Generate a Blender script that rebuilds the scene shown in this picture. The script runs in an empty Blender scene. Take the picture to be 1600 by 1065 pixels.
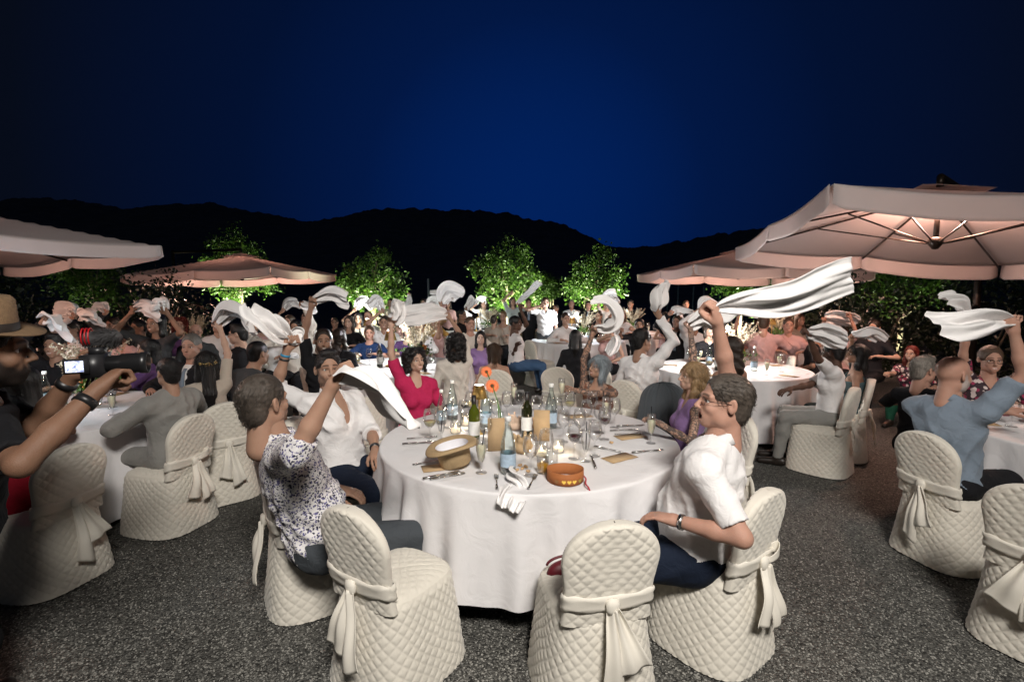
import bpy, math, random
import numpy as np
from mathutils import Vector, Matrix
PI = math.pi
S = bpy.context.scene
COL = S.collection
# ------------------------------------------------------------------ camera
FPX, EYE = 780.0, 1.72
TH = math.atan((532.5 - 456) / FPX)
cam = bpy.data.cameras.new('camera'); cam.sensor_width = 36; cam.lens = 36 * FPX / 1600
cam.clip_start = .05; cam.clip_end = 4000
co = bpy.data.objects.new('camera', cam); COL.objects.link(co)
co.location = (0, 0, EYE); co.rotation_euler = (PI / 2 - TH, 0, 0); S.camera = co
# ------------------------------------------------------------------ sky at nightfall
w = bpy.data.worlds.new('World'); S.world = w; w.use_nodes = True
nt = w.node_tree; nt.nodes.clear()
def N(t, **k):
    n = nt.nodes.new(t)
    for a, b in k.items(): setattr(n, a, b)
    return n
tc = N('ShaderNodeTexCoord'); nrm = N('ShaderNodeVectorMath', operation='NORMALIZE')
nt.links.new(tc.outputs['Generated'], nrm.inputs[0])
dot = N('ShaderNodeVectorMath', operation='DOT_PRODUCT'); dot.inputs[1].default_value = Vector((.04, .97, .16)).normalized()
nt.links.new(nrm.outputs[0], dot.inputs[0])
ramp = N('ShaderNodeValToRGB'); nt.links.new(dot.outputs['Value'], ramp.inputs[0])
e = ramp.color_ramp.elements
e[0].position = .45; e[0].color = (.0016, .0022, .0042, 1)
e[1].position = 1.0; e[1].color = (.0006, .0150, .104, 1)
m = e.new(.70); m.color = (.0020, .0036, .0095, 1)
m = e.new(.87); m.color = (.0009, .0056, .030, 1)
m = e.new(.95); m.color = (.0008, .0088, .056, 1)
bg = N('ShaderNodeBackground'); bg.inputs[1].default_value = 1.0
nt.links.new(ramp.outputs[0], bg.inputs[0])
wo = N('ShaderNodeOutputWorld'); nt.links.new(bg.outputs[0], wo.inputs[0])
# faint moonlight
sd = bpy.data.lights.new('moon', 'SUN'); sd.energy = .02; sd.angle = math.radians(10); sd.color = (.75, .85, 1)
so = bpy.data.objects.new('moon', sd); COL.objects.link(so); so.rotation_euler = (math.radians(48), math.radians(8), math.radians(-25))
# added soft key light behind the camera to brighten the foreground, no visible source
ad = bpy.data.lights.new('added_key_light', 'AREA'); ad.shape = 'RECTANGLE'; ad.size = 1.3; ad.size_y = .8; ad.energy = 180; ad.color = (1, .95, .885)
ad.spread = math.radians(112)
ao = bpy.data.objects.new('added_key_light', ad); COL.objects.link(ao); ao.location = (.9, -1.7, 4.7)
ao.rotation_euler = (Vector((.2, 3.6, .8)) - Vector(ao.location)).to_track_quat('-Z', 'Y').to_euler()
vs = S.view_settings; vs.view_transform = 'Standard'; vs.look = 'None'; vs.exposure = 0; vs.gamma = 1
S.cycles.max_bounces = 8; S.cycles.transparent_max_bounces = 24; S.cycles.glossy_bounces = 4; S.cycles.transmission_bounces = 6
S.cycles.caustics_reflective = False; S.cycles.caustics_refractive = False; S.cycles.sample_clamp_indirect = 4
S.cycles.use_denoising = True
# ------------------------------------------------------------------ geometry of the view: pixel of the photograph -> place
def ray(px, py):
    x = (px - 800) / FPX; y = -(py - 532.5) / FPX
    return Vector((x, math.cos(TH) + y * math.sin(TH), -math.sin(TH) + y * math.cos(TH)))
def at(px, py, Y):
    r = ray(px, py); return Vector((0, 0, EYE)) + r * (Y / r.y)
def gz(px, py, z=0.0):
    r = ray(px, py); return Vector((0, 0, EYE)) + r * ((z - EYE) / r.z)
# ------------------------------------------------------------------ materials
MATS = {}
def mat(name, col=(.8, .8, .8), rough=.6, metal=0, noise=0, nscale=30, bump=0, bscale=200, spec=.5, emit=None, sheen=0, alpha=None, stretch=(1, 1, 1), sss=0, coord='Object', distort=0):
    if name in MATS: return MATS[name]
    m = bpy.data.materials.new(name); m.use_nodes = True; MATS[name] = m
    t = m.node_tree; b = t.nodes['Principled BSDF']
    b.inputs['Base Color'].default_value = (*col, 1); b.inputs['Roughness'].default_value = rough; b.inputs['Metallic'].default_value = metal
    b.inputs['Specular IOR Level'].default_value = spec
    if sheen: b.inputs['Sheen Weight'].default_value = sheen
    if emit: b.inputs['Emission Color'].default_value = (*emit[:3], 1); b.inputs['Emission Strength'].default_value = emit[3]
    if sss:
        b.inputs['Subsurface Weight'].default_value = sss; b.inputs['Subsurface Radius'].default_value = (.012, .005, .003); b.inputs['Subsurface Scale'].default_value = 1
    tcn = t.nodes.new('ShaderNodeTexCoord'); mp = t.nodes.new('ShaderNodeMapping'); mp.inputs['Scale'].default_value = stretch
    t.links.new(tcn.outputs[coord], mp.inputs[0])
    if noise:
        n = t.nodes.new('ShaderNodeTexNoise'); n.inputs['Scale'].default_value = nscale; n.inputs['Detail'].default_value = 5
        t.links.new(mp.outputs[0], n.inputs['Vector'])
        mx = t.nodes.new('ShaderNodeMix'); mx.data_type = 'RGBA'
        mx.inputs[6].default_value = (*[max(0, c * (1 - noise)) for c in col], 1); mx.inputs[7].default_value = (*[min(1, c * (1 + noise)) for c in col], 1)
        t.links.new(n.outputs['Fac'], mx.inputs[0]); t.links.new(mx.outputs[2], b.inputs['Base Color'])
    if bump:
        n2 = t.nodes.new('ShaderNodeTexNoise'); n2.inputs['Scale'].default_value = bscale; n2.inputs['Detail'].default_value = 4; n2.inputs['Distortion'].default_value = distort
        t.links.new(mp.outputs[0], n2.inputs['Vector'])
        bp = t.nodes.new('ShaderNodeBump'); bp.inputs['Strength'].default_value = bump; bp.inputs['Distance'].default_value = .01
        t.links.new(n2.outputs['Fac'], bp.inputs['Height']); t.links.new(bp.outputs[0], b.inputs['Normal'])
    return m
def glass(name, tint=(1, 1, 1), refl=1.0):
    if name in MATS: return MATS[name]
    m = bpy.data.materials.new(name); m.use_nodes = True; MATS[name] = m
    t = m.node_tree; t.nodes.clear()
    tr = t.nodes.new('ShaderNodeBsdfTransparent'); tr.inputs[0].default_value = (*tint, 1)
    gl = t.nodes.new('ShaderNodeBsdfGlossy'); gl.inputs['Roughness'].default_value = .03
    lw = t.nodes.new('ShaderNodeLayerWeight'); lw.inputs[0].default_value = .35
    mu = t.nodes.new('ShaderNodeMath'); mu.operation = 'MULTIPLY_ADD'; mu.inputs[1].default_value = .42 * refl; mu.inputs[2].default_value = .025
    t.links.new(lw.outputs['Fresnel'], mu.inputs[0])
    mx = t.nodes.new('ShaderNodeMixShader'); t.links.new(mu.outputs[0], mx.inputs[0]); t.links.new(tr.outputs[0], mx.inputs[1]); t.links.new(gl.outputs[0], mx.inputs[2])
    o = t.nodes.new('ShaderNodeOutputMaterial'); t.links.new(mx.outputs[0], o.inputs[0])
    return m
def emis(name, col, s):
    return mat(name, (.8, .8, .8), .5, emit=(*col, s))
COVER = mat('quilted_cotton', (.68, .64, .56), .82, noise=.05, nscale=9, bump=.12, bscale=900, spec=.2, sheen=.2)
SASHM = mat('sash_satin', (.72, .68, .60), .62, noise=.04, nscale=8, bump=.12, bscale=700, spec=.3)
LINEN = mat('table_linen', (.70, .685, .69), .8, noise=.03, nscale=6, bump=.55, bscale=7, spec=.2, distort=1.4)
NAPK = mat('napkin_linen', (.80, .78, .77), .85, noise=.03, nscale=12, bump=.18, bscale=400, spec=.15)
CANV = mat('parasol_canvas', (.66, .60, .59), .85, noise=.06, nscale=5, bump=.08, bscale=500, spec=.15)
_t = CANV.node_tree; _tl = _t.nodes.new('ShaderNodeBsdfTranslucent'); _tl.inputs[0].default_value = (.60, .52, .50, 1); _mx = _t.nodes.new('ShaderNodeMixShader'); _mx.inputs[0].default_value = .42
_t.links.new(_t.nodes['Principled BSDF'].outputs[0], _mx.inputs[1]); _t.links.new(_tl.outputs[0], _mx.inputs[2]); _t.links.new(_mx.outputs[0], _t.nodes['Material Output'].inputs[0])
STEEL = mat('brushed_steel', (.55, .54, .52), .25, 1)
DARKM = mat('dark_bronze_metal', (.035, .025, .02), .38, .6)
BLACK = mat('black_plastic', (.015, .015, .017), .4, noise=.2, nscale=60)
# ------------------------------------------------------------------ mesh helpers
def mesh_np(name, V, F, smooth=True, mats=None):
    """V (n,3); F list of equally long index rows or ndarray (quads/tris)"""
    me = bpy.data.meshes.new(name)
    V = np.asarray(V, np.float32)
    groups = F if isinstance(F, list) and len(F) and isinstance(F[0], np.ndarray) and F[0].ndim == 2 else None
    if groups is None:
        if isinstance(F, np.ndarray): groups = [F]
        else:
            by = {}
            for f in F: by.setdefault(len(f), []).append(f)
            groups = [np.array(v) for v in by.values()]
    groups = [g for g in groups if len(g)]
    nl = sum(g.size for g in groups); npoly = sum(len(g) for g in groups)
    me.vertices.add(len(V)); me.vertices.foreach_set('co', V.ravel())
    me.loops.add(nl); me.loops.foreach_set('vertex_index', np.concatenate([g.ravel() for g in groups]).astype(np.int32))
    me.polygons.add(npoly)
    tot = np.concatenate([np.full(len(g), g.shape[1]) for g in groups]).astype(np.int32)
    st = np.concatenate([[0], np.cumsum(tot)[:-1]]).astype(np.int32)
    me.polygons.foreach_set('loop_start', st)
    if smooth: me.polygons.foreach_set('use_smooth', np.ones(npoly, bool))
    me.update(calc_edges=True)
    return me
def link(name, data, parent=None, loc=None, rot=None):
    o = bpy.data.objects.new(name, data); COL.objects.link(o)
    if parent is not None: o.parent = parent
    if loc is not None: o.location = loc
    if rot is not None: o.rotation_euler = rot
    return o
def obj(name, V, F, m, parent=None, smooth=True, loc=None, rot=None):
    me = mesh_np(name, V, F, smooth)
    if m: me.materials.append(m)
    return link(name, me, parent, loc, rot)
def tag(o, label=None, cat=None, group=None, kind=None):
    if label: o['label'] = label
    if cat: o['category'] = cat
    if group: o['group'] = group
    if kind: o['kind'] = kind
    return o
def empty(name, loc=(0, 0, 0), rz=0):
    o = link(name, None, None, loc, (0, 0, rz)); o.empty_display_size = .1; return o
def copy_tree(o, parent=None):
    c = o.copy(); COL.objects.link(c)
    if parent is not None: c.parent = parent
    for ch in list(o.children): copy_tree(ch, c)
    return c
class MB:
    def __init__(s): s.V = []; s.F = []
    def add(s, V, F):
        o = len(s.V); s.V += [tuple(v) for v in V]; s.F += [tuple(i + o for i in f) for f in F]; return s
    def tube(s, pts, rad, n=8, cap=True):
        pts = [Vector(p) for p in pts]; k = len(pts)
        rad = rad if isinstance(rad, (list, tuple)) else [rad] * k
        V = []; F = []; prev = None
        for i, p in enumerate(pts):
            t = (pts[min(i + 1, k - 1)] - pts[max(i - 1, 0)]).normalized()
            if prev is None:
                a = Vector((0, 0, 1)) if abs(t.z) < .9 else Vector((1, 0, 0)); u = t.cross(a).normalized()
            else: u = (prev - t * prev.dot(t)).normalized()
            prev = u; v = t.cross(u)
            for j in range(n):
                a = 2 * PI * j / n; V.append(p + (u * math.cos(a) + v * math.sin(a)) * rad[i])
        for i in range(k - 1):
            for j in range(n):
                j2 = (j + 1) % n; F.append((i * n + j, i * n + j2, (i + 1) * n + j2, (i + 1) * n + j))
        if cap: F.append(tuple(range(n - 1, -1, -1))); F.append(tuple((k - 1) * n + j for j in range(n)))
        return s.add(V, F)
    def lathe(s, prof, n=24, c=(0, 0, 0)):
        V = []; F = []
        for r, z in prof:
            for j in range(n): a = 2 * PI * j / n; V.append((c[0] + r * math.cos(a), c[1] + r * math.sin(a), c[2] + z))
        for i in range(len(prof) - 1):
            for j in range(n): j2 = (j + 1) % n; F.append((i * n + j, i * n + j2, (i + 1) * n + j2, (i + 1) * n + j))
        return s.add(V, F)
    def box(s, c, d, M=None):
        V = [Vector((x * d[0] / 2, y * d[1] / 2, z * d[2] / 2)) for x in (-1, 1) for y in (-1, 1) for z in (-1, 1)]
        if M is not None: V = [M @ v for v in V]
        V = [v + Vector(c) for v in V]
        return s.add(V, [(0, 1, 3, 2), (4, 6, 7, 5), (0, 4, 5, 1), (2, 3, 7, 6), (0, 2, 6, 4), (1, 5, 7, 3)])
    def build(s, name, m, parent=None, smooth=True, loc=None, rot=None): return obj(name, np.array([tuple(v) for v in s.V]), s.F, m, parent, smooth, loc, rot)
def grid_faces(nu, nv, wrap=False):
    i = np.arange(nv - 1)[:, None]; j = np.arange(nu if wrap else nu - 1)[None, :]; j2 = (j + 1) % nu
    return np.stack([i * nu + j, i * nu + j2, (i + 1) * nu + j2, (i + 1) * nu + j], -1).reshape(-1, 4)
def sheet_solid(me_o, th=.002):
    md = me_o.modifiers.new('thickness', 'SOLIDIFY'); md.thickness = th; md.offset = 0
# ------------------------------------------------------------------ ground
def ground():
    m = bpy.data.materials.new('gravel'); m.use_nodes = True; t = m.node_tree; b = t.nodes['Principled BSDF']
    g = t.nodes.new('ShaderNodeNewGeometry')
    v = t.nodes.new('ShaderNodeTexVoronoi'); v.inputs['Scale'].default_value = 88; t.links.new(g.outputs['Position'], v.inputs['Vector'])
    v2 = t.nodes.new('ShaderNodeTexVoronoi'); v2.inputs['Scale'].default_value = 150; t.links.new(g.outputs['Position'], v2.inputs['Vector'])
    r = t.nodes.new('ShaderNodeValToRGB'); t.links.new(v.outputs['Color'], r.inputs[0])
    r.color_ramp.elements[0].position = .1; r.color_ramp.elements[0].color = (.016, .016, .014, 1); r.color_ramp.elements[1].position = .9; r.color_ramp.elements[1].color = (.155, .15, .135, 1)
    n = t.nodes.new('ShaderNodeTexNoise'); n.inputs['Scale'].default_value = 1.3; n.inputs['Detail'].default_value = 6; t.links.new(g.outputs['Position'], n.inputs['Vector'])
    mr = t.nodes.new('ShaderNodeMapRange'); mr.inputs[1].default_value = .3; mr.inputs[2].default_value = .7; mr.inputs[3].default_value = .78; mr.inputs[4].default_value = 1.12; t.links.new(n.outputs['Fac'], mr.inputs[0])
    mx = t.nodes.new('ShaderNodeMix'); mx.data_type = 'RGBA'; mx.blend_type = 'MULTIPLY'; mx.inputs[0].default_value = 1
    t.links.new(r.outputs[0], mx.inputs[6]); t.links.new(mr.outputs[0], mx.inputs[7]); t.links.new(mx.outputs[2], b.inputs['Base Color'])
    b.inputs['Roughness'].default_value = .85
    ad_ = t.nodes.new('ShaderNodeMath'); ad_.operation = 'ADD'; t.links.new(v.outputs['Distance'], ad_.inputs[0])
    ml = t.nodes.new('ShaderNodeMath'); ml.operation = 'MULTIPLY'; ml.inputs[1].default_value = .4; t.links.new(v2.outputs['Distance'], ml.inputs[0]); t.links.new(ml.outputs[0], ad_.inputs[1])
    bp = t.nodes.new('ShaderNodeBump'); bp.invert = True; bp.inputs['Strength'].default_value = 1; bp.inputs['Distance'].default_value = .012
    t.links.new(ad_.outputs[0], bp.inputs['Height']); t.links.new(bp.outputs[0], b.inputs['Normal'])
    n_ = 60; xs = np.concatenate([-np.geomspace(1500, 3, 20), np.linspace(-2.5, 2.5, 11), np.geomspace(3, 1500, 20)])
    ys = np.concatenate([np.linspace(-30, 0, 6)[:-1], np.linspace(0, 8, 12), np.geomspace(9, 2000, 24)])
    X, Y = np.meshgrid(xs, ys); V = np.stack([X, Y, 0 * X], -1).reshape(-1, 3)
    o = obj('ground', V, grid_faces(len(xs), len(ys)), m); tag(o, kind='structure')
    # loose stones of the gravel surface
    rng = np.random.default_rng(3); n = 60000
    px = rng.uniform(-60, 1660, n * 2); py = rng.uniform(690, 1075, n * 2)
    rz = [None]
    x = (px - 800) / FPX; y = -(py - 532.5) / FPX
    dy = math.cos(TH) + y * math.sin(TH); dz = -math.sin(TH) + y * math.cos(TH); t_ = -EYE / dz
    P = np.stack([x * t_, dy * t_, 0 * t_], -1)[:n]
    base = np.array([[1, 0, 0], [.3, .95, 0], [-.8, .6, 0], [-.8, -.6, 0], [.3, -.95, 0], [.25, .1, .75], [-.3, -.1, .7]])
    fa = np.array([[0, 1, 5], [1, 2, 6], [1, 6, 5], [2, 3, 6], [3, 4, 6], [4, 5, 6], [4, 0, 5]])
    a = rng.uniform(0, 2 * PI, n); s = rng.uniform(.0025, .0072, n) * (1 + .0 * a)
    sc = np.stack([s * rng.uniform(.7, 1.3, n), s * rng.uniform(.6, 1.1, n), s * rng.uniform(.7, 1.2, n)], -1)
    B = base[None] * sc[:, None]; c, sn = np.cos(a)[:, None], np.sin(a)[:, None]
    Vx = B[..., 0] * c - B[..., 1] * sn; Vy = B[..., 0] * sn + B[..., 1] * c
    V = np.stack([Vx, Vy, B[..., 2] - .0005], -1) + P[:, None]
    Fs = (fa[None] + (np.arange(n) * 7)[:, None, None]).reshape(-1, 3)
    sm = bpy.data.materials.new('gravel_stone'); sm.use_nodes = True; t = sm.node_tree; b = t.nodes['Principled BSDF']; b.inputs['Roughness'].default_value = .8
    g = t.nodes.new('ShaderNodeNewGeometry'); r = t.nodes.new('ShaderNodeValToRGB'); t.links.new(g.outputs['Random Per Island'], r.inputs[0])
    r.color_ramp.elements[0].color = (.03, .03, .027, 1); r.color_ramp.elements[1].color = (.33, .32, .29, 1); t.links.new(r.outputs[0], b.inputs['Base Color'])
    o = obj('gravel', V.reshape(-1, 3), Fs, sm, smooth=False); tag(o, 'loose grey gravel stones covering the terrace ground', 'gravel', kind='stuff')
ground()
# ------------------------------------------------------------------ hills
def hills():
    prof = [(-900, 330), (-400, 322), (0, 312), (60, 308), (150, 318), (190, 325), (230, 320), (320, 317), (380, 328), (430, 336), (470, 345), (500, 345), (560, 331), (620, 324), (700, 328), (760, 329), (800, 338), (850, 345), (880, 350), (910, 365), (945, 382), (985, 389), (1050, 379), (1100, 371), (1160, 361), (1200, 356), (1300, 350), (1600, 338), (2000, 330), (2600, 345)]
    px = np.array([p[0] for p in prof]); py = np.array([p[1] for p in prof])
    xs = np.linspace(-900, 2600, 1100); ys = np.interp(xs, px, py)
    rng = np.random.default_rng(5)
    Yr = 420.
    ridge = np.array([tuple(at(x, y, Yr)) for x, y in zip(xs, ys)])
    bump = np.convolve(rng.normal(0, 1, len(xs) + 8), np.ones(3) / 3, 'valid')[:len(xs)] * .9 + np.convolve(rng.normal(0, 1, len(xs) + 24), np.hanning(15), 'valid')[:len(xs)] * .28
    rows = []
    R = 26
    for k in range(R):
        t = k / (R - 1)
        if t <= .8:
            u = t / .8; Y = 62 + (Yr - 62) * u; zf = u ** 1.5
        else: Y = Yr + (t - .8) * 700; zf = 1 - (t - .8) * 2.5
        jit = rng.normal(0, 1, len(xs)); jit = np.convolve(np.pad(jit, 4, 'edge'), np.ones(9) / 9, 'valid')
        z = ridge[:, 2] * zf + (bump if abs(t - .8) < .02 else jit * 3) * min(1, zf * 1.2) - (.5 if k == 0 else 0)
        rows.append(np.stack([ridge[:, 0] * (.35 + .65 * Y / Yr) if Y < Yr else ridge[:, 0] * Y / Yr, np.full(len(xs), Y) + jit * 2, z], -1))
    V = np.concatenate(rows)
    m = mat('dark_wooded_slope', (.13, .14, .15), .95, noise=.6, nscale=.15, spec=.05)
    tag(obj('hills', V, grid_faces(len(xs), R), m), kind='structure')
hills()
# ------------------------------------------------------------------ quilted chair
def quilt(u, v, s=.056, amp=.0085):
    u, v = u + .005 * np.sin(v * 31 + u * 9) + .004 * np.sin(v * 13 - u * 17), v + .005 * np.sin(u * 27 + v * 7)
    a = np.abs(np.sin(PI * (u + v) / s)); b = np.abs(np.sin(PI * (u - v) / s))
    return amp * np.minimum(a, b) ** .42 * (.85 + .15 * np.sin(u * 23) * np.sin(v * 19))
TAILS = [((.27, .044, -.035, 4.2), (.33, .038, .05, 3.4)), ((.36, .036, .0, 3.0), (.24, .048, .075, 4.6)), ((.25, .052, -.075, 3.6), (.28, .040, .035, 5.0))]
def build_chair(var=0):
    root = empty('banquet_chair')
    # skirt
    nu, nv = 420, 92
    def ring(v, ang):
        f = 1 - v
        a = .205 + .055 * f; bf = .215 + .045 * f; bb = .248 + .05 * f ** 1.2
        n = 3.4
        c, s = np.cos(ang), np.sin(ang)
        x = a * np.sign(c) * np.abs(c) ** (2 / n); y = np.where(s > 0, bf, bb) * np.sign(s) * np.abs(s) ** (2 / n)
        return x, y
    an = np.linspace(0, 2 * PI, 4001); x, y = ring(.5, an); L = np.concatenate([[0], np.cumsum(np.hypot(np.diff(x), np.diff(y)))])
    per = L[-1]; k = round(per / .056); s_ = per / k
    tgt = np.linspace(0, per, nu, endpoint=False); ang = np.interp(tgt, L, an)
    rows = []
    for j in range(nv):
        v = j / (nv - 1); z = .012 + v * .435
        x, y = ring(v, ang); dx = np.roll(x, -1) - np.roll(x, 1); dy = np.roll(y, -1) - np.roll(y, 1); l = np.hypot(dx, dy) + 1e-9
        nx, ny = dy / l, -dx / l
        q = quilt(tgt, z, s_) * min(1, (1 - v) * 12 + .15) + (.006 * np.sin(tgt * 9 + v * 2) + .005 * np.sin(tgt * 21 + 3 * np.sin(v * 3)) * v) * (1 - v)
        if v > .95: x, y = x * (1 - (v - .95) * .5), y * (1 - (v - .95) * .5)
        rows.append(np.stack([x + nx * q, y + ny * q, np.full(nu, z)], -1))
    V = np.concatenate(rows)
    obj('skirt', V, grid_faces(nu, nv, True), COVER, root)
    # seat pad
    rows = []; nr = 26; x1, y1 = ring(1, ang)
    for j in range(nr):
        t = 1 - j / (nr - 1); x, y = x1 * t * .99, y1 * t * .99
        z = .444 + .03 * (1 - t ** 4) + quilt(x, y, .056, .007) * min(1, (1 - t) * 8) * min(1, t * 6)
        rows.append(np.stack([x, y, z + 0 * x], -1))
    obj('seat', np.concatenate(rows), grid_faces(nu, nr, True)[:, ::-1].copy()[:, ::-1], COVER, root)
    # back
    zs = np.array([.36, .42, .5, .56, .64, .71, .77, .82, .85, .868, .875]); ws = np.array([.205, .195, .185, .187, .2, .208, .203, .178, .14, .085, .0])
    tz = np.linspace(0, 1, 90); tt = np.linspace(0, 1, len(zs)); zz = np.interp(tz, tt, zs); 
    # smooth outline: superellipse cap
    def half(z):
        wv = np.interp(z, [.36, .5, .6, .70], [.205, .184, .192, .207])
        cap = np.clip((z - .70) / (.877 - .70), 0, 1)
        return np.where(z > .70, .207 * np.sqrt(np.maximum(0, 1 - cap ** 2.3)), wv)
    zz = np.concatenate([np.linspace(.425, .78, 84), .70 + .177 * np.sin(np.linspace(math.asin(.08 / .177) + .02, PI / 2, 34))])
    nb = 150; ph = np.linspace(0, 2 * PI, nb, endpoint=False); rows = []
    for z in zz:
        hw = float(half(z)) + .002; th = .034 * min(1, (hw / .1) ** .5 + .05)
        c, s = np.cos(ph), np.sin(ph)
        x = hw * np.sign(c) * np.abs(c) ** .8; y = th * np.sign(s) * np.abs(s) ** .55
        q = quilt(x + .5, z, .056, .0085) * np.minimum(1, (hw - np.abs(x)) * 18 + .1)
        yc = -.215 - .16 * (z - .45)
        rows.append(np.stack([x, yc + y + np.sign(s) * q, np.full(nb, z)], -1))
    obj('backrest', np.concatenate(rows), grid_faces(nb, len(zz), True), COVER, root)
    # sash band, knot, loops and tails
    nb = 60; ph = np.linspace(0, 2 * PI, nb, endpoint=False); rows = []
    for j, (dz, of) in enumerate([(-.036, .006), (-.035, .012), (-.018, .014), (0, .010), (.016, .015), (.034, .012), (.036, .006)]):
        z = .525 + dz; x = (.187 + of) * np.sign(np.cos(ph)) * np.abs(np.cos(ph)) ** .8; y = (.036 + of) * np.sign(np.sin(ph)) * np.abs(np.sin(ph)) ** .55
        wob = .004 * np.sin(ph * 7 + j)
        rows.append(np.stack([x, -.215 - .16 * (z - .45) + y, z + wob + .012 * (np.sin(ph) < 0) * np.abs(np.cos(ph))], -1))
    sash = obj('sash', np.concatenate(rows), grid_faces(nb, 7, True), SASHM, root)
    yb = -.215 - .16 * .075 - .05
    kn = MB(); kn.lathe([(.002, -.034), (.022, -.03), (.03, -.012), (.031, .01), (.024, .03), (.002, .035)], 14)
    kv = np.array(kn.V); kv[:, 1] *= .6; kv = kv + np.array([0, yb - .008, .523])
    obj('knot', kv, kn.F, SASHM, sash)
    for sg in (-1, 1):
        nt_, ns = 24, 13; t = np.linspace(0, 1, nt_)[:, None]; s = np.linspace(-1, 1, ns)[None]
        L_, wx, dx_, fo = TAILS[var][(sg + 1) // 2]
        wd = .013 + wx * t ** .8
        x = dx_ * t ** 1.1 + .008 * sg + wd * s; y = yb - .014 - .055 * np.sin(t * 1.4) - .013 * np.cos(s * fo + sg) * (1 - .4 * t) - .007 * np.sin(t * 7 + sg * 2); z = .52 - t * L_ + .022 * s * sg * t
        o = obj('tail', np.stack([x + 0 * s, y + 0 * s, z + 0 * s], -1).reshape(-1, 3), grid_faces(ns, nt_), SASHM, sash); sheet_solid(o, .003)
    if var == 2:
        nt_, ns = 20, 9; t = np.linspace(0, 1, nt_)[:, None] * 2 * PI; s = np.linspace(-1, 1, ns)[None]
        x = (.012 + .050 * (1 - np.cos(t))); y = yb - .014 - .022 * np.sin(t); z = .54 + .03 * (1 - np.cos(t)) * .5 + s * (.014 + .014 * (1 - np.cos(t)) / 2)
        o = obj('loop', np.stack([x + 0 * s, y + 0 * s, z], -1).reshape(-1, 3), grid_faces(ns, nt_), SASHM, sash); sheet_solid(o, .003)
    # legs just reaching the ground
    for sx, sy in ((-1, 1), (1, 1), (-1, -1), (1, -1)):
        MB().tube([(sx * .13, sy * .13, .42), (sx * .165, sy * .165, .0)], .011, 8).build('leg', DARKM, root)
    return root
CHAIRS = {}; NCH = [0]
def chair(x, y, a, label, group, z=0, s=1.0, tilt=None):
    s *= .965
    """a: compass direction the sitter faces, degrees, 0 = away from the photographer, 90 = to the right"""
    v = NCH[0] % 3; NCH[0] += 1
    if v not in CHAIRS:
        o = CHAIRS[v] = build_chair(v)
    else: o = copy_tree(CHAIRS[v])
    o.location = (x, y, z); o.rotation_euler = (0, 0, -math.radians(a)); o.scale = (s, s, s)
    tag(o, label, 'chair', group); return o
# ------------------------------------------------------------------ round table under its cloth
def cloth_mesh(R, seed, hem=.05, top=.755, nth=320):
    rng = np.random.default_rng(seed)
    th = np.linspace(0, 2 * PI, nth, endpoint=False)
    fold = np.zeros(nth)
    n0 = 22
    c = np.sort((np.arange(n0) + rng.uniform(-.3, .3, n0)) / n0 * 2 * PI); wd = rng.uniform(.045, .10, n0); am = rng.uniform(.5, 1.5, n0)
    for ci, wi, ai in zip(c, wd, am):
        d = (th - ci + PI) % (2 * PI) - PI; fold += ai * np.exp(-(d / wi) ** 2)
    fold += .38 * np.sin(19 * th + 1.3 * np.sin(3 * th)) + .28 * np.sin(33 * th + 2 * np.sin(5 * th) + seed)
    fold -= fold.mean()
    rows = []
    for r in np.linspace(0, R - .012, 22):
        z = top + .0014 * np.sin(th * 5 + r * 20) * (r / R) + .0012 * np.sin(14 * r * np.cos(th) + 3 * r * np.sin(th) * 9)
        rows.append(np.stack([r * np.cos(th), r * np.sin(th), z], -1))
    for k in range(1, 5):
        a = k / 4 * PI / 2; rows.append(np.stack([(R - .012 + .014 * math.sin(a)) * np.cos(th), (R - .012 + .014 * math.sin(a)) * np.sin(th), np.full(nth, top - .014 * (1 - math.cos(a)))], -1))
    for k in range(1, 29):
        t = k / 28; rr = R + .004 + .045 * t + .068 * fold * t ** .7 + .004 * np.sin(th * 41 + seed) * t
        z = top - .014 - t * (top - .014 - hem) + .02 * fold * t * t
        rows.append(np.stack([rr * np.cos(th), rr * np.sin(th), z], -1))
    V = np.concatenate(rows); me = mesh_np('tablecloth', V, grid_faces(nth, len(rows), True)); me.materials.append(LINEN); return me
CLOTH = {}
def table(x, y, R, label, seed=1, hem=.06, rz=0, z=0):
    t = empty('round_table', (x, y, z), rz)
    key = (R, seed, hem)
    if key not in CLOTH: CLOTH[key] = cloth_mesh(R, seed, hem)
    c = link('tablecloth', CLOTH[key], t)
    m = MB(); m.lathe([(.001, .72), (R - .03, .72), (R - .03, .745), (.001, .745)], 40); m.build('tabletop', mat('plywood', (.35, .24, .14), .6, noise=.2), t, smooth=False)
    for k in range(4):
        a = k * PI / 2 + .4; MB().tube([(.55 * math.cos(a), .55 * math.sin(a), .72), (.62 * math.cos(a), .62 * math.sin(a), 0)], .016, 8).build('leg', DARKM, t)
    return tag(t, label, 'table', 'round banquet tables under white cloths')
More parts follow.
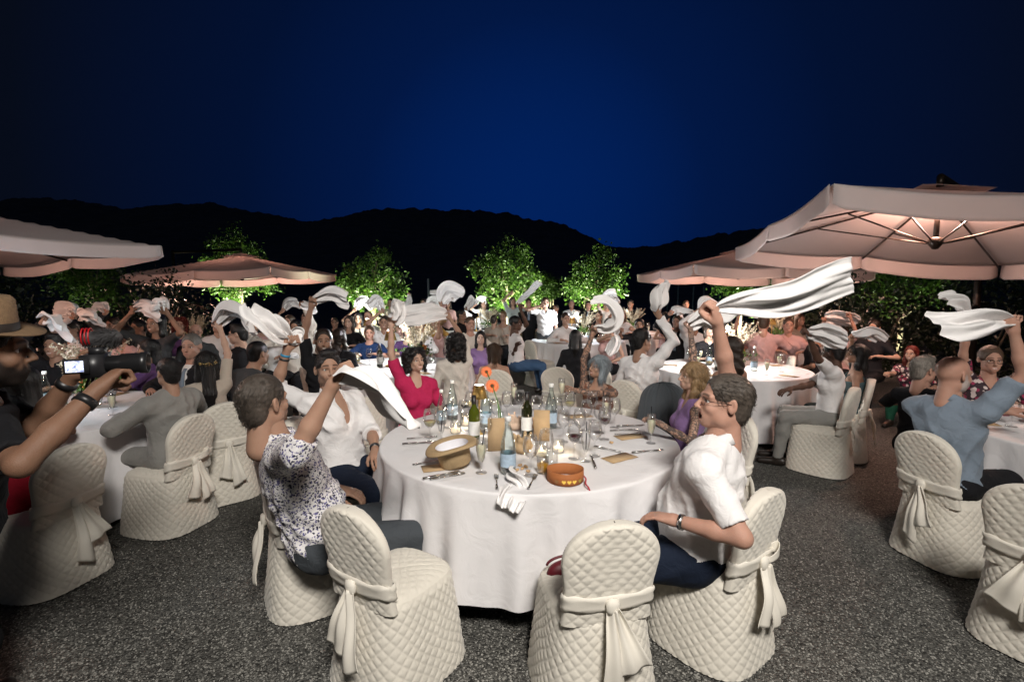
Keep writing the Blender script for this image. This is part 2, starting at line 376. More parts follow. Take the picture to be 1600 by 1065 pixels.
# ------------------------------------------------------------------ parasols
def lamp_point(name, loc, power, col, rad=.08, parent=None):
    l = bpy.data.lights.new(name, 'POINT'); l.energy = power; l.color = col; l.shadow_soft_size = rad
    o = link(name, l, parent, loc); return o
def parasol(cx, cy, z, yaw, SZ, tx, ty, label, mast, power, valance=.21):
    root = empty('cantilever_parasol', (cx, cy, 0))
    c, s = math.cos(yaw), math.sin(yaw); H = SZ / 2; RISE = .50
    def tr(p):
        p = np.asarray(p, float); zz = p[..., 2] + p[..., 0] * tx + p[..., 1] * ty
        return np.stack([p[..., 0] * c - p[..., 1] * s, p[..., 0] * s + p[..., 1] * c, z + zz], -1)
    def roof(x, y):
        m = np.maximum(np.abs(x), np.abs(y)) / H; l = np.minimum(np.abs(x), np.abs(y)) / np.maximum(np.maximum(np.abs(x), np.abs(y)), 1e-6)
        sag = .05 * np.sin(PI * np.clip(l, 0, 1)) * m
        return RISE * (1 - m) - sag
    n = 41; g = np.linspace(-H, H, n); X, Y = np.meshgrid(g, g)
    V = tr(np.stack([X, Y, roof(X, Y)], -1).reshape(-1, 3))
    can = obj('canopy', V, grid_faces(n, n), CANV, root); sheet_solid(can, .004)
    for k in range(4):
        for hf in (0, 1):
            t = np.linspace(0, 1, 20); u = (-1 + hf + t) * H
            dirs = [(1, 0), (0, 1), (-1, 0), (0, -1)][k]; nrm_ = [(0, -1), (1, 0), (0, 1), (-1, 0)][k]
            rows = []
            for j in range(7):
                d = j / 6; ins = .035 * d ** 4 * H * 0
                uu = u.copy(); edge = np.minimum(t, 1 - t) * H
                drop = valance * d * (1 - .16 * np.exp(-(edge / .04) ** 2) * d)
                out = .012 + .025 * d * np.sin(t * 9 + k * 2 + hf) * .6 + .012
                x = dirs[0] * uu + nrm_[0] * (H + out); y = dirs[1] * uu + nrm_[1] * (H + out)
                rows.append(np.stack([x, y, roof(dirs[0] * u + nrm_[0] * H, dirs[1] * u + nrm_[1] * H) - drop + .004], -1))
            o = obj('valance', tr(np.concatenate(rows)), grid_faces(20, 7), CANV, root); sheet_solid(o, .003)
    hub = np.array([0, 0, -.10])
    for k in range(8):
        a = k * PI / 4; r = H * (math.sqrt(2) if k % 2 else 1) * .985; ex, ey = r * math.cos(a), r * math.sin(a)
        p0 = (0.05 * math.cos(a), .05 * math.sin(a), RISE - .06); p1 = (ex, ey, -.035)
        rib = MB().tube(tr([p0, p1]).tolist(), .013, 6).build('rib', DARKM, root)
        q = np.array(p0) * .48 + np.array(p1) * .52 - np.array([0, 0, .01]); h0 = hub + np.array([.06 * math.cos(a), .06 * math.sin(a), 0])
        MB().tube(tr([h0, q]).tolist(), .010, 6).build('strut', DARKM, rib)
    MB().tube(tr([(0, 0, RISE - .02), (0, 0, -.12)]).tolist(), .028, 12).build('centre_pole', DARKM, root)
    hb = MB().lathe([(.001, -.07), (.03, -.065), (.055, -.03), (.075, 0), (.075, .05), (.04, .07)], 18); ho = hb.build('hub', DARKM, root, loc=tuple(tr(hub)))
    # lit ring of lamps below the roof
    rg = MB(); rg.lathe([(.03, 0), (.11, 0), (.11, .02), (.03, .02), (.03, 0)], 20)
    rg.build('lamp_ring', emis('parasol_led', (1, .62, .42), 6), root, loc=tuple(tr([0, 0, RISE - .17])))
    lamp_point('parasol_lamp', tuple(tr([0, 0, RISE - .26])), power, (1, .57, .43), .12, root)
    # vent cap, arm and mast
    n2 = 13; g = np.linspace(-.35, .35, n2); X, Y = np.meshgrid(g, g); Z = RISE + .07 - .32 * np.maximum(np.abs(X), np.abs(Y))
    obj('vent_cap', tr(np.stack([X, Y, Z], -1).reshape(-1, 3)), grid_faces(n2, n2), CANV, root)
    mx, my = mast; B = Vector((mx, my, 0)); top = Vector((mx, my, z + RISE + .22)); A = Vector(tr([0, 0, RISE + .12]).tolist()[0] if False else tuple(tr(np.array([0, 0, RISE + .10]))))
    MB().tube([B, top], .05, 12).build('mast', DARKM, root)
    MB().tube([B + Vector((0, 0, 1.5)), B * .55 + A * .45 + Vector((0, 0, .0))], .03, 8).build('brace', DARKM, root)
    MB().tube([top - Vector((0, 0, .05)), A + Vector((0, 0, .05)), A - Vector((0, 0, .06))], .038, 10).build('arm', DARKM, root)
    MB().box((mx, my, .05), (.9, .9, .1)).build('base', mat('concrete_slab', (.25, .24, .23), .9, noise=.2, nscale=20), root, smooth=False)
    tag(root, label, 'parasol', 'cantilever parasols over the guests'); return root
parasol(4.90, 5.86, 2.378, -.206, 3.524, -.088, -.07, 'large beige parasol lit pink inside, its hub and ribs seen at upper right', (2.3, 1.9), 235)
parasol(5.37, 11.93, 2.18, .047, 3.707, -.027, -.015, 'beige parasol with pink glow, partly behind the large upper right one', (1.6, 2.3), 470)
parasol(-7.19, 13.4, 2.19, 1.504, 3.6, -.011, -.044, 'whole beige parasol glowing pink in front of a lit tree at left', (-2.6, 1.2), 540)
parasol(-6.1, 4.44, 2.17, 1.125, 3.616, -.023, -.038, 'bluish lit parasol cut off by the left picture edge', (-2.4, .6), 150, .13)
# ------------------------------------------------------------------ trees
def leafmat():
    m = bpy.data.materials.new('tree_leaf'); m.use_nodes = True; t = m.node_tree; b = t.nodes['Principled BSDF']
    g = t.nodes.new('ShaderNodeNewGeometry'); r = t.nodes.new('ShaderNodeValToRGB'); t.links.new(g.outputs['Random Per Island'], r.inputs[0])
    r.color_ramp.elements[0].color = (.025, .075, .012, 1); r.color_ramp.elements[1].color = (.10, .19, .03, 1)
    t.links.new(r.outputs[0], b.inputs['Base Color']); b.inputs['Roughness'].default_value = .45
    tl = t.nodes.new('ShaderNodeBsdfTranslucent'); t.links.new(r.outputs[0], tl.inputs[0])
    mx = t.nodes.new('ShaderNodeMixShader'); mx.inputs[0].default_value = .35; o = t.nodes['Material Output']
    t.links.new(b.outputs[0], mx.inputs[1]); t.links.new(tl.outputs[0], mx.inputs[2]); t.links.new(mx.outputs[0], o.inputs[0]); return m
LEAF = leafmat()
BARK = mat('pale_bark', (.24, .20, .15), .9, noise=.35, nscale=14, bump=.5, bscale=40)
def leaves(C, rng, spread, per, size):
    n = len(C) * per
    P = np.repeat(C, per, 0) + rng.normal(0, 1, (n, 3)) * spread
    d = rng.normal(0, 1, (n, 3)); d[:, 2] -= .3; d /= np.linalg.norm(d, axis=1)[:, None]
    u = np.cross(d, rng.normal(0, 1, (n, 3))); u /= np.linalg.norm(u, axis=1)[:, None]; nn = np.cross(d, u)
    L = size * rng.uniform(.6, 1.3, n)[:, None]
    V = np.stack([P, P + d * L * .5 + u * L * .32 + nn * L * .08, P + d * L, P + d * L * .5 - u * L * .32 + nn * L * .08], 1)
    F = (np.array([[0, 1, 2], [0, 2, 3]])[None] + (np.arange(n) * 4)[:, None, None]).reshape(-1, 3)
    return V.reshape(-1, 3), F
def build_tree(seed, h=3.7, cw=1.05, c0=1.35, clumps=50, per=78, leaf=.115):
    rng = np.random.default_rng(seed); root = empty('lit_tree')
    ch = (h - c0) / 2; cz = c0 + ch
    C = []
    while len(C) < clumps:
        p = rng.uniform(-1, 1, 3); r = np.linalg.norm(p)
        if r > 1 or r < .3 or (p[2] > .35 and rng.random() < .45): continue
        k = 1 - .28 * max(0, p[2]) ** 2
        C.append((p[0] * cw * k * rng.uniform(.75, 1.12), p[1] * cw * k, cz + p[2] * ch * rng.uniform(.85, 1.08)))
    C = np.array(C)
    tr = MB(); tr.tube([(0, 0, 0), (.02, .01, .7), (-.01, .0, c0 + .1), (0, .02, cz), (.03, 0, h - .5)], [.085, .065, .055, .035, .01], 9)
    for k in range(13):
        p = C[rng.integers(len(C))]; z0 = rng.uniform(c0 - .1, cz + .2); a = np.array([0, 0, z0]); m = (a + p) / 2 + np.array([0, 0, -.08])
        tr.tube([a.tolist(), m.tolist(), p.tolist()], [.028, .018, .006], 6)
    tr.build('trunk', BARK, root)
    V, F = leaves(C, rng, .13, per, leaf); obj('crown', V, F, LEAF, root, smooth=False)
    return root
TREES = {}
def tree(px, Y, label, v=0, s=1.0, rz=0, group='trees lit from below', X=None, dim=1, name='lit_tree'):
    x = (px - 800) / FPX * Y if X is None else X
    if v not in TREES: TREES[v] = build_tree(11 + v, **[dict(), dict(h=3.3, cw=1.0, c0=1.4), dict(h=4.2, cw=1.3, c0=1.3, clumps=66)][v]); o = TREES[v]
    else: o = copy_tree(TREES[v])
    o.location = (x, Y, 0); s *= .92; o.scale = (s, s, s); o.rotation_euler = (0, 0, rz); tag(o, label, 'tree', group); o.name = name
    if dim > 0:
        for dx, dy in ((-.30, -.48), (.36, -.40))[:2 if dim > .35 else 1]:
            up = empty('tree_uplight', (x + dx * s, Y + dy * s, 0))
            MB().lathe([(.001, 0), (.07, 0), (.085, .10), (.075, .105), (.06, .09), (.001, .09)], 16).build('housing', BLACK, up)
            MB().lathe([(.001, .092), (.058, .092)], 16).build('lens', emis('uplight_lens', (.85, 1, .9), 9), up)
            l = bpy.data.lights.new('spot_lamp', 'SPOT'); l.energy = 900 * dim; l.color = (.95, 1, .66); l.spot_size = math.radians(95); l.spot_blend = .6; l.shadow_soft_size = .06
            lo = link('spot_lamp', l, up, (0, 0, .12)); lo.rotation_euler = (Vector((-dx * .9, -dy * .9, 2.6))).to_track_quat('-Z', 'Y').to_euler()
            tag(up, (('left', 'right')[dx > 0] + ' spotlight under the ' + label.split(',')[0])[:78].rsplit(' ', 0)[0], 'spotlight', 'ground spotlights under the trees')
    return o
tree(0, 15, 'tall lit tree at the near left end of the avenue', 0, 1.0, X=-.13, dim=1.0)
tree(0, 15.2, 'round lit tree at the near right end of the avenue', 1, 1.0, 1.0, X=2.55, dim=1.0)
tree(585, 13.2, 'lit tree right of the whole parasol, behind the navy shirt guest', 1, .93, 2.2, dim=.85)
tree(380, 16.5, 'brightly lit tree behind the whole parasol at left', 2, 1.0, .7, dim=.9)
tree(150, 14, 'dim tree below the cut off left parasol', 2, .82, 2.9, dim=.12)
tree(1157, 15.5, 'lit tree below the half hidden parasol at right', 0, .86, 2.0, dim=.7)
tree(1408, 11, 'lit tree between the parasols and the dark shrubs at right', 1, .92, 4.0, dim=.2)
for i, Y in enumerate((20.5, 26, 31.5, 37, 42.5, 48)):
    tree(0, Y, 'small %s avenue tree of the receding left row' % ('second', 'third', 'fourth', 'fifth', 'sixth', 'last')[i], (1, 0)[i % 2], .92, i * 1.3, X=.124 * Y - 2.0, dim=.5 if i < 2 else .34, group='avenue trees')
for i, Y in enumerate((21, 27, 34, 42)):
    tree(0, Y, 'small %s avenue tree of the receding right row' % ('second', 'third', 'fourth', 'last')[i], (0, 1)[i % 2], .9, i * 1.9 + .4, X=.124 * Y + .85, dim=.3, group='avenue trees')
# dark shrubs at right and left
def shrub(x, y, h, wd, seed, label):
    rng = np.random.default_rng(seed); root = empty('shrub', (x, y, 0)); C = []
    for k in range(70):
        p = rng.uniform(-1, 1, 3)
        if np.linalg.norm(p) < 1: C.append((p[0] * wd, p[1] * wd * .7, h * .55 + p[2] * h * .48))
    V, F = leaves(np.array(C), rng, .16, 80, .085); obj('foliage', V, F, mat('laurel_leaf', (.012, .022, .008), .4, noise=.3, nscale=8), root, smooth=False)
    for k in range(5): a = k * 1.3; MB().tube([(.1 * math.cos(a), .1 * math.sin(a), 0), (.5 * wd * math.cos(a), .4 * wd * math.sin(a), h * .7)], [.03, .01], 6).build('stem', BARK, root)
    tag(root, label, 'shrub', 'dark shrubs around the terrace')
shrub(6.9, 9.6, 1.9, 1.1, 1, 'dark leafy shrub behind the kneeling guest in green')
shrub(8.6, 9.2, 2.0, 1.2, 2, 'tall dark shrub behind the raised napkin of the bald guest')
shrub(10.4, 9.0, 2.0, 1.3, 3, 'dark shrub at the right picture edge')
shrub(8.2, 12.2, 2.0, 1.2, 4, 'dark shrub beyond the others, left of the pale trunk at right')
shrub(-10.3, 10.0, 2.4, 1.5, 5, 'dark bush behind the photographer at the left edge')
shrub(-8.3, 11.5, 2.1, 1.3, 6, 'dark bush under the cut off left parasol')
# thin posts and lamp pole in the vineyard beyond
POSTM = mat('vineyard_post', (.10, .16, .22), .7, noise=.3, nscale=10)
for i, px in enumerate((1042, 1058, 1082, 1098, 1122, 1140, 1166, 1190)):
    b = at(px, 500, 26); o = MB().tube([(b.x, 26, 0), (b.x, 26, 2.0)], .045, 8).build('vineyard_post', POSTM)
    tag(o, '%s thin vineyard post from the avenue, beyond the guests' % ('first', 'second', 'third', 'fourth', 'fifth', 'sixth', 'seventh', 'eighth')[i], 'post', 'vineyard posts beyond the terrace')
p = at(669, 440, 24); o = MB().tube([(p.x, 24, 0), (p.x, 24, 2.35)], .05, 8).build('path_post', mat('pale_post', (.5, .6, .65), .6, noise=.1)); tag(o, 'single pale post standing beyond the guests, left of the avenue', 'post')
p = at(272, 450, 19); o = MB().tube([(p.x, 19, 0), (p.x, 19, 2.1)], .11, 8).build('blue_post', mat('blue_post', (.03, .10, .22), .6, noise=.2)); tag(o, 'thick blue post in the dark behind the left hand tables', 'post')
# ------------------------------------------------------------------ tables and chairs
T0 = (.11, 3.28)
table(*T0, .97, 'large round table in front with glasses, upturned hat and orange crown', 1, .19)
TB = {'t1': (-3.75, 3.9), 't2': (-1.45, 6.5), 't3': (1.32, 10.0), 't4': (2.78, 6.3), 't5': (4.15, 3.35), 't6': (5.1, 9.6), 't7': (-5.6, 8.2), 't8': (-.75, 12.3), 't9': (2.75, 11.8), 't10': (-2.55, 9.3)}
TL = {'t1': 'round table behind the photographer with the camera at left', 't2': 'round table behind the woman in the pink top', 't3': 'small bright round table beside the standing man in white',
      't4': 'bright round table behind the blonde woman in lilac', 't5': 'round table cut off by the right picture edge', 't6': 'pink lit table behind the man in the pink shirt',
      't7': 'dim far table behind the man with the blue tie', 't8': 'far lit table left of the standing woman', 't9': 'far table with dry grasses right of the avenue', 't10': 'far table in front of the man in the navy shirt'}
for i, (k, (x, y)) in enumerate(TB.items()): table(x, y, .93, TL[k], 2 + i % 2, .07, i * 1.1)
G0 = 'slipcovered chairs around the front table'; G1 = 'slipcovered chairs at the other tables'
chair(-.52, 2.19, 33, 'empty quilted chair in front, tucked in left of the hem', G0)
chair(.34, 2.10, 349, 'empty quilted chair in front, its bow facing us near the middle', G0)
chair(.97, 2.36, 322, 'quilted chair under the man in the white shirt with glasses', G0)
chair(-1.10, 2.72, 58, 'quilted chair under the man in the flowered shirt', G0)
chair(-1.26, 3.42, 92, 'quilted chair under the laughing man in the open white shirt', G0)
chair(-1.00, 3.98, 120, 'empty quilted chair between the laughing man and the woman in pink', G0)
chair(-.72, 4.45, 142, 'quilted chair under the woman in the pink top', G0)
chair(.72, 4.62, 205, 'quilted chair under the woman with grey blue hair', G0)
chair(1.12, 4.12, 232, 'chair with a dark grey jacket hung over its back', G0)
chair(1.38, 3.46, 265, 'quilted chair under the blonde woman in lilac', G0)
chair(-2.80, 2.86, 283, 'quilted chair with a big bow at the left picture edge', G1)
chair(-2.56, 3.58, 283, 'quilted chair of the man in the grey suit', G1)
chair(-2.46, 4.12, 318, 'quilted chair of the woman with the gold hair ornament', G1)
chair(-2.22, 4.85, 235, 'shaded chair behind the head of the man in the flowered shirt', G1)
chair(2.98, 4.74, 318, 'quilted chair of the man in the white T-shirt at right', G1)
chair(3.42, 5.15, 305, 'quilted chair of the dark haired woman at right, seen from its side', G1)
chair(2.86, 3.12, 78, 'quilted chair with flying sash under the bald man in blue', G1)
chair(2.62, 2.30, 62, 'quilted chair cut off by the lower right corner', G1)
chair(3.55, 2.38, 40, 'plain looking chair back at the right picture edge', G1)
chair(-.21, 5.86, 355, 'chair with a gauzy cover behind the gold table lamp', G1)
chair(.62, 6.05, 20, 'pale chair with hanging bow behind the tattooed raised arm', G1)
chair(1.30, 6.2, 60, 'pink lit chair behind the woman with grey blue hair', G1)
chair(1.33, 5.12, 48, 'chair of the man in the white shirt seen from behind', G1)
chair(-.62, 8.4, 20, 'round backed chair left of the white T-shirt with cap', G1)
chair(.55, 9.2, 60, 'small empty chair at the bright table beside the standing man', G1)
chair(3.9, 8.9, 30, 'pink lit chair of the man in the pink shirt', G1)
chair(3.6, 6.9, 290, 'pale chair behind the white T-shirt at right', G1)
chair(-2.2, 5.9, 60, 'pale chair beside the dark haired guest at the middle left table', G1)
# ------------------------------------------------------------------ bodies: smooth implicit shapes turned into one skin
def nets(D, org, h):
    neg = D < 0
    c = np.zeros(tuple(n - 1 for n in D.shape), np.int8)
    sl = (slice(0, -1), slice(1, None))
    cor = [(i, j, k) for i in (0, 1) for j in (0, 1) for k in (0, 1)]
    for i, j, k in cor: c += neg[sl[i], sl[j], sl[k]]
    mixed = (c > 0) & (c < 8); cells = np.argwhere(mixed)
    if len(cells) == 0: return np.zeros((0, 3)), np.zeros((0, 4), int)
    idx = np.full(mixed.shape, -1, np.int64); idx[mixed] = np.arange(len(cells))
    dv = {q: D[cells[:, 0] + q[0], cells[:, 1] + q[1], cells[:, 2] + q[2]] for q in cor}
    acc = np.zeros((len(cells), 3)); num = np.zeros(len(cells))
    for a in cor:
        for ax in range(3):
            if a[ax]: continue
            b = list(a); b[ax] = 1; b = tuple(b); m = (dv[a] < 0) != (dv[b] < 0)
            t = dv[a][m] / (dv[a][m] - dv[b][m]); p = np.tile(np.array(a, float), (m.sum(), 1)); p[:, ax] += t
            acc[m] += p; num[m] += 1
    V = org + h * (cells + acc / num[:, None])
    F = []
    for ax in range(3):
        s0 = [slice(1, -1)] * 3; s1 = [slice(1, -1)] * 3; s0[ax] = slice(0, -1); s1[ax] = slice(1, None)
        A = neg[tuple(s0)]; B = neg[tuple(s1)]; e = np.argwhere(A != B)
        if not len(e): continue
        sg = A[tuple(e.T)]; off = np.ones(3, int); off[ax] = 0; e = e + off
        u, v = [(1, 2), (2, 0), (0, 1)][ax]
        def cell(du, dv_):
            q = e.copy(); q[:, u] -= du; q[:, v] -= dv_; return idx[tuple(q.T)]
        Q = np.stack([cell(1, 1), cell(0, 1), cell(0, 0), cell(1, 0)], -1)
        Q[~sg] = Q[~sg][:, ::-1]; F.append(Q)
    F = np.concatenate(F); F = F[(F >= 0).all(1)]
    return V, F
def relax(V, F, it=1, k=.5):
    a = np.concatenate([F[:, 0], F[:, 1], F[:, 2], F[:, 3]]); b = np.concatenate([F[:, 1], F[:, 2], F[:, 3], F[:, 0]])
    i = np.concatenate([a, b]); j = np.concatenate([b, a]); n = np.bincount(i, minlength=len(V)).astype(float); n[n == 0] = 1
    for _ in range(it):
        M = np.stack([np.bincount(i, V[j, c], len(V)) for c in range(3)], -1) / n[:, None]; V = V * (1 - k) + M * k
    return V
I3 = np.eye(3)
class SDF:
    def __init__(s): s.p = []
    def cone(s, a, b, ra, rb, k=.02, sub=False):
        s.p.append(('c', np.asarray(a, float), np.asarray(b, float), ra, rb, k, sub)); return s
    def ell(s, c, r, k=.02, M=None, sub=False):
        s.p.append(('e', np.asarray(c, float), np.asarray(r, float), I3 if M is None else M, None, k, sub)); return s
    def plane(s, p, n): s.p.append(('p', np.asarray(p, float), np.asarray(n, float), None, None, 0, True)); return s
    def bounds(s, q):
        if q[0] == 'c': r = max(q[3], q[4]); return np.minimum(q[1], q[2]) - r, np.maximum(q[1], q[2]) + r
        ext = np.abs(q[3]) @ q[2]; return q[1] - ext, q[1] + ext
    def mesh(s, h, post=None, it=1):
        bs = [s.bounds(q) for q in s.p if q[0] != 'p' and not q[6]]
        lo = np.min([b[0] for b in bs], 0) - .03 - 3 * h; hi = np.max([b[1] for b in bs], 0) + .03 + 3 * h
        n = np.ceil((hi - lo) / h).astype(int) + 1
        ax = [(lo[i] + h * np.arange(n[i])).astype(np.float32) for i in range(3)]
        D = np.full(n, .25, np.float32)
        for q in s.p:
            if q[0] == 'p':
                d = (ax[0][:, None, None] - q[1][0]) * q[2][0] + (ax[1][None, :, None] - q[1][1]) * q[2][1] + (ax[2][None, None, :] - q[1][2]) * q[2][2]
                D = np.maximum(D, d.astype(np.float32)); continue
            b0, b1 = s.bounds(q); pad = q[5] + 3 * h + .012
            i0 = np.clip(np.floor((b0 - pad - lo) / h).astype(int), 0, n); i1 = np.clip(np.ceil((b1 + pad - lo) / h).astype(int) + 1, 0, n)
            if (i1 <= i0).any(): continue
            sl = tuple(slice(i0[i], i1[i]) for i in range(3))
            X = ax[0][sl[0]][:, None, None]; Y = ax[1][sl[1]][None, :, None]; Z = ax[2][sl[2]][None, None, :]
            if q[0] == 'c':
                a = q[1]; ba = q[2] - a; L = float(ba @ ba) + 1e-9
                x, y, z = X - a[0], Y - a[1], Z - a[2]
                t = np.clip((x * ba[0] + y * ba[1] + z * ba[2]) / L, 0, 1)
                d = np.sqrt((x - ba[0] * t) ** 2 + (y - ba[1] * t) ** 2 + (z - ba[2] * t) ** 2) - (q[3] + (q[4] - q[3]) * t)
            else:
                x, y, z = X - q[1][0], Y - q[1][1], Z - q[1][2]; M = q[3]; r = q[2]
                l = [x * M[0, i] + y * M[1, i] + z * M[2, i] for i in range(3)]
                k0 = np.sqrt(sum((l[i] / r[i]) ** 2 for i in range(3))); k1 = np.sqrt(sum((l[i] / r[i] ** 2) ** 2 for i in range(3))) + 1e-6
                d = k0 * (k0 - 1) / k1
            A = D[sl]; k = max(q[5], 1e-4)
            if q[6]:
                d = -d; hh = np.clip(.5 - .5 * (A - d) / k, 0, 1); D[sl] = A * (1 - hh) + d * hh + k * hh * (1 - hh)
            else:
                hh = np.clip(.5 + .5 * (A - d) / k, 0, 1); D[sl] = A * (1 - hh) + d * hh - k * hh * (1 - hh)
        if post is not None: D = D + post(ax[0][:, None, None], ax[1][None, :, None], ax[2][None, None, :]).astype(np.float32)
        V, F = nets(D, lo, h)
        if it and len(F): V = relax(V, F, it)
        return V, F
# ---- heads (face towards +y, right side +x)
HC = {}
def head_t(mouth, female, h):
    key = (mouth, female, h)
    if key in HC: return HC[key]
    s = SDF(); g = -.006 if female else 0
    s.ell((0, -.012, .03), (.075, .097, .088), .01)
    s.ell((0, .022, -.042), (.057 + g * .5, .066, .074 + g), .035)
    s.ell((0, .062, -.098 - g), (.02 + g, .02, .018), .03)
    for x in (-1, 1):
        s.ell((x * (.046 + g), .01, -.068), (.018, .024, .022), .035)
        s.ell((x * .036, .062, -.032), (.021, .021, .018), .02)
        s.cone((x * .012, .088, .020), (x * .046, .072, .020), .010 if not female else .007, .008, .014)
        s.ell((x * .031, .100, -.002), (.017, .018, .011), .010, sub=True)
        s.cone((x * .017, .081, .008), (x * .045, .071, .006), .0055, .005, .004)
        s.cone((x * .018, .082, -.012), (x * .044, .072, -.012), .005, .0045, .005)
    s.cone((0, .086, .012), (0, .111, -.031), .007, .0105, .012)
    for x in (-1, 1): s.ell((x * .0105, .098, -.036), (.008, .011, .007), .006)
    s.ell((0, .075, -.066), (.034, .020, .024), .02)
    if mouth == 'open':
        s.cone((-.021, .085, -.056), (.021, .085, -.056), .0055, .0055, .006); s.cone((-.017, .084, -.089), (.017, .084, -.089), .006, .006, .006)
        s.ell((0, .094, -.071), (.024, .028, .0135), .005, sub=True)
    else:
        for x in (-1, 1):
            s.cone((0, .092, -.060), (x * .024, .080, -.056), .0052, .004, .005); s.cone((0, .091, -.071), (x * .021, .080, -.062), .006, .004, .005)
        if mouth == 'smile': s.ell((0, .100, -.0648), (.02, .016, .0035), .003, sub=True)
    for x in (-1, 1):
        c_, s_ = math.cos(.35 * x), math.sin(.35 * x); M = np.array([[c_, -s_, 0], [s_, c_, 0], [0, 0, 1]])
        s.ell((x * .079, -.012, -.002), (.009, .019, .032), .008, M); s.ell((x * .086, -.006, .002), (.006, .010, .018), .004, M, sub=True)
    s.cone((0, -.028, -.07), (0, -.05, -.19), .052 + g, .056 + g, .03)
    V, F = s.mesh(h, it=1); HC[key] = (V, F); return V, F
def face_paint(V, hair, mouth, beard, lips):
    """colour of lips, brows, lashes and beard as (r,g,b,amount)"""
    P = np.zeros((len(V), 4), np.float32)
    def put(mask, col):
        m = np.clip(mask, 0, 1)[:, None]; P[:, :3] = np.where(m > P[:, 3:], np.array(col), P[:, :3]); P[:, 3:] = np.maximum(P[:, 3:], m)
    x, y, z = V.T; ax = np.abs(x)
    if beard:
        z0 = -.045 - .25 * np.clip(.05 - ax, 0, .05) * 0
        put(beard * np.clip((-.040 + 1.1 * np.clip(.065 - y, 0, .05) + .006 * np.sin(ax * 300) - z) / .022, 0, 1) * np.clip((y + .012) / .012, 0, 1) * np.clip((z + .135) / .01, 0, 1), hair)
    zb = .022 + .004 * np.sin(np.clip(ax / .05, 0, 1) * PI)
    put(.85 * np.clip(1.5 - np.abs(z - zb) / .0045, 0, 1) * np.clip((ax - .010) / .004, 0, 1) * np.clip((.052 - ax) / .006, 0, 1) * (y > .05), [c * .8 for c in hair])
    put(.75 * np.clip(1.4 - np.hypot((ax - .031) / .019, (z - .001) / .0075), 0, 1) * (y > .055), (.06, .035, .03))
    zl = -.066
    hgt = .02 if mouth == 'open' else .009; zc = -.072 if mouth == 'open' else -.065
    put(lips * np.clip(1.6 - np.hypot(x / .025, (z - zc) / hgt) * 1.2, 0, 1) * (y > .06), (.36, .09, .08))
    if mouth == 'open': put(np.clip(1.9 - np.hypot(x / .022, (z + .071) / .0125) * 1.5, 0, 1) * (y > .04) * (y < .092), (.09, .02, .02))
    if mouth == 'smile': put(np.clip(2.2 - np.hypot(x / .019, (z + .0648) / .0036) * 1.6, 0, 1) * (y > .06), (.75, .70, .64))
    return P
HAIRC = {}
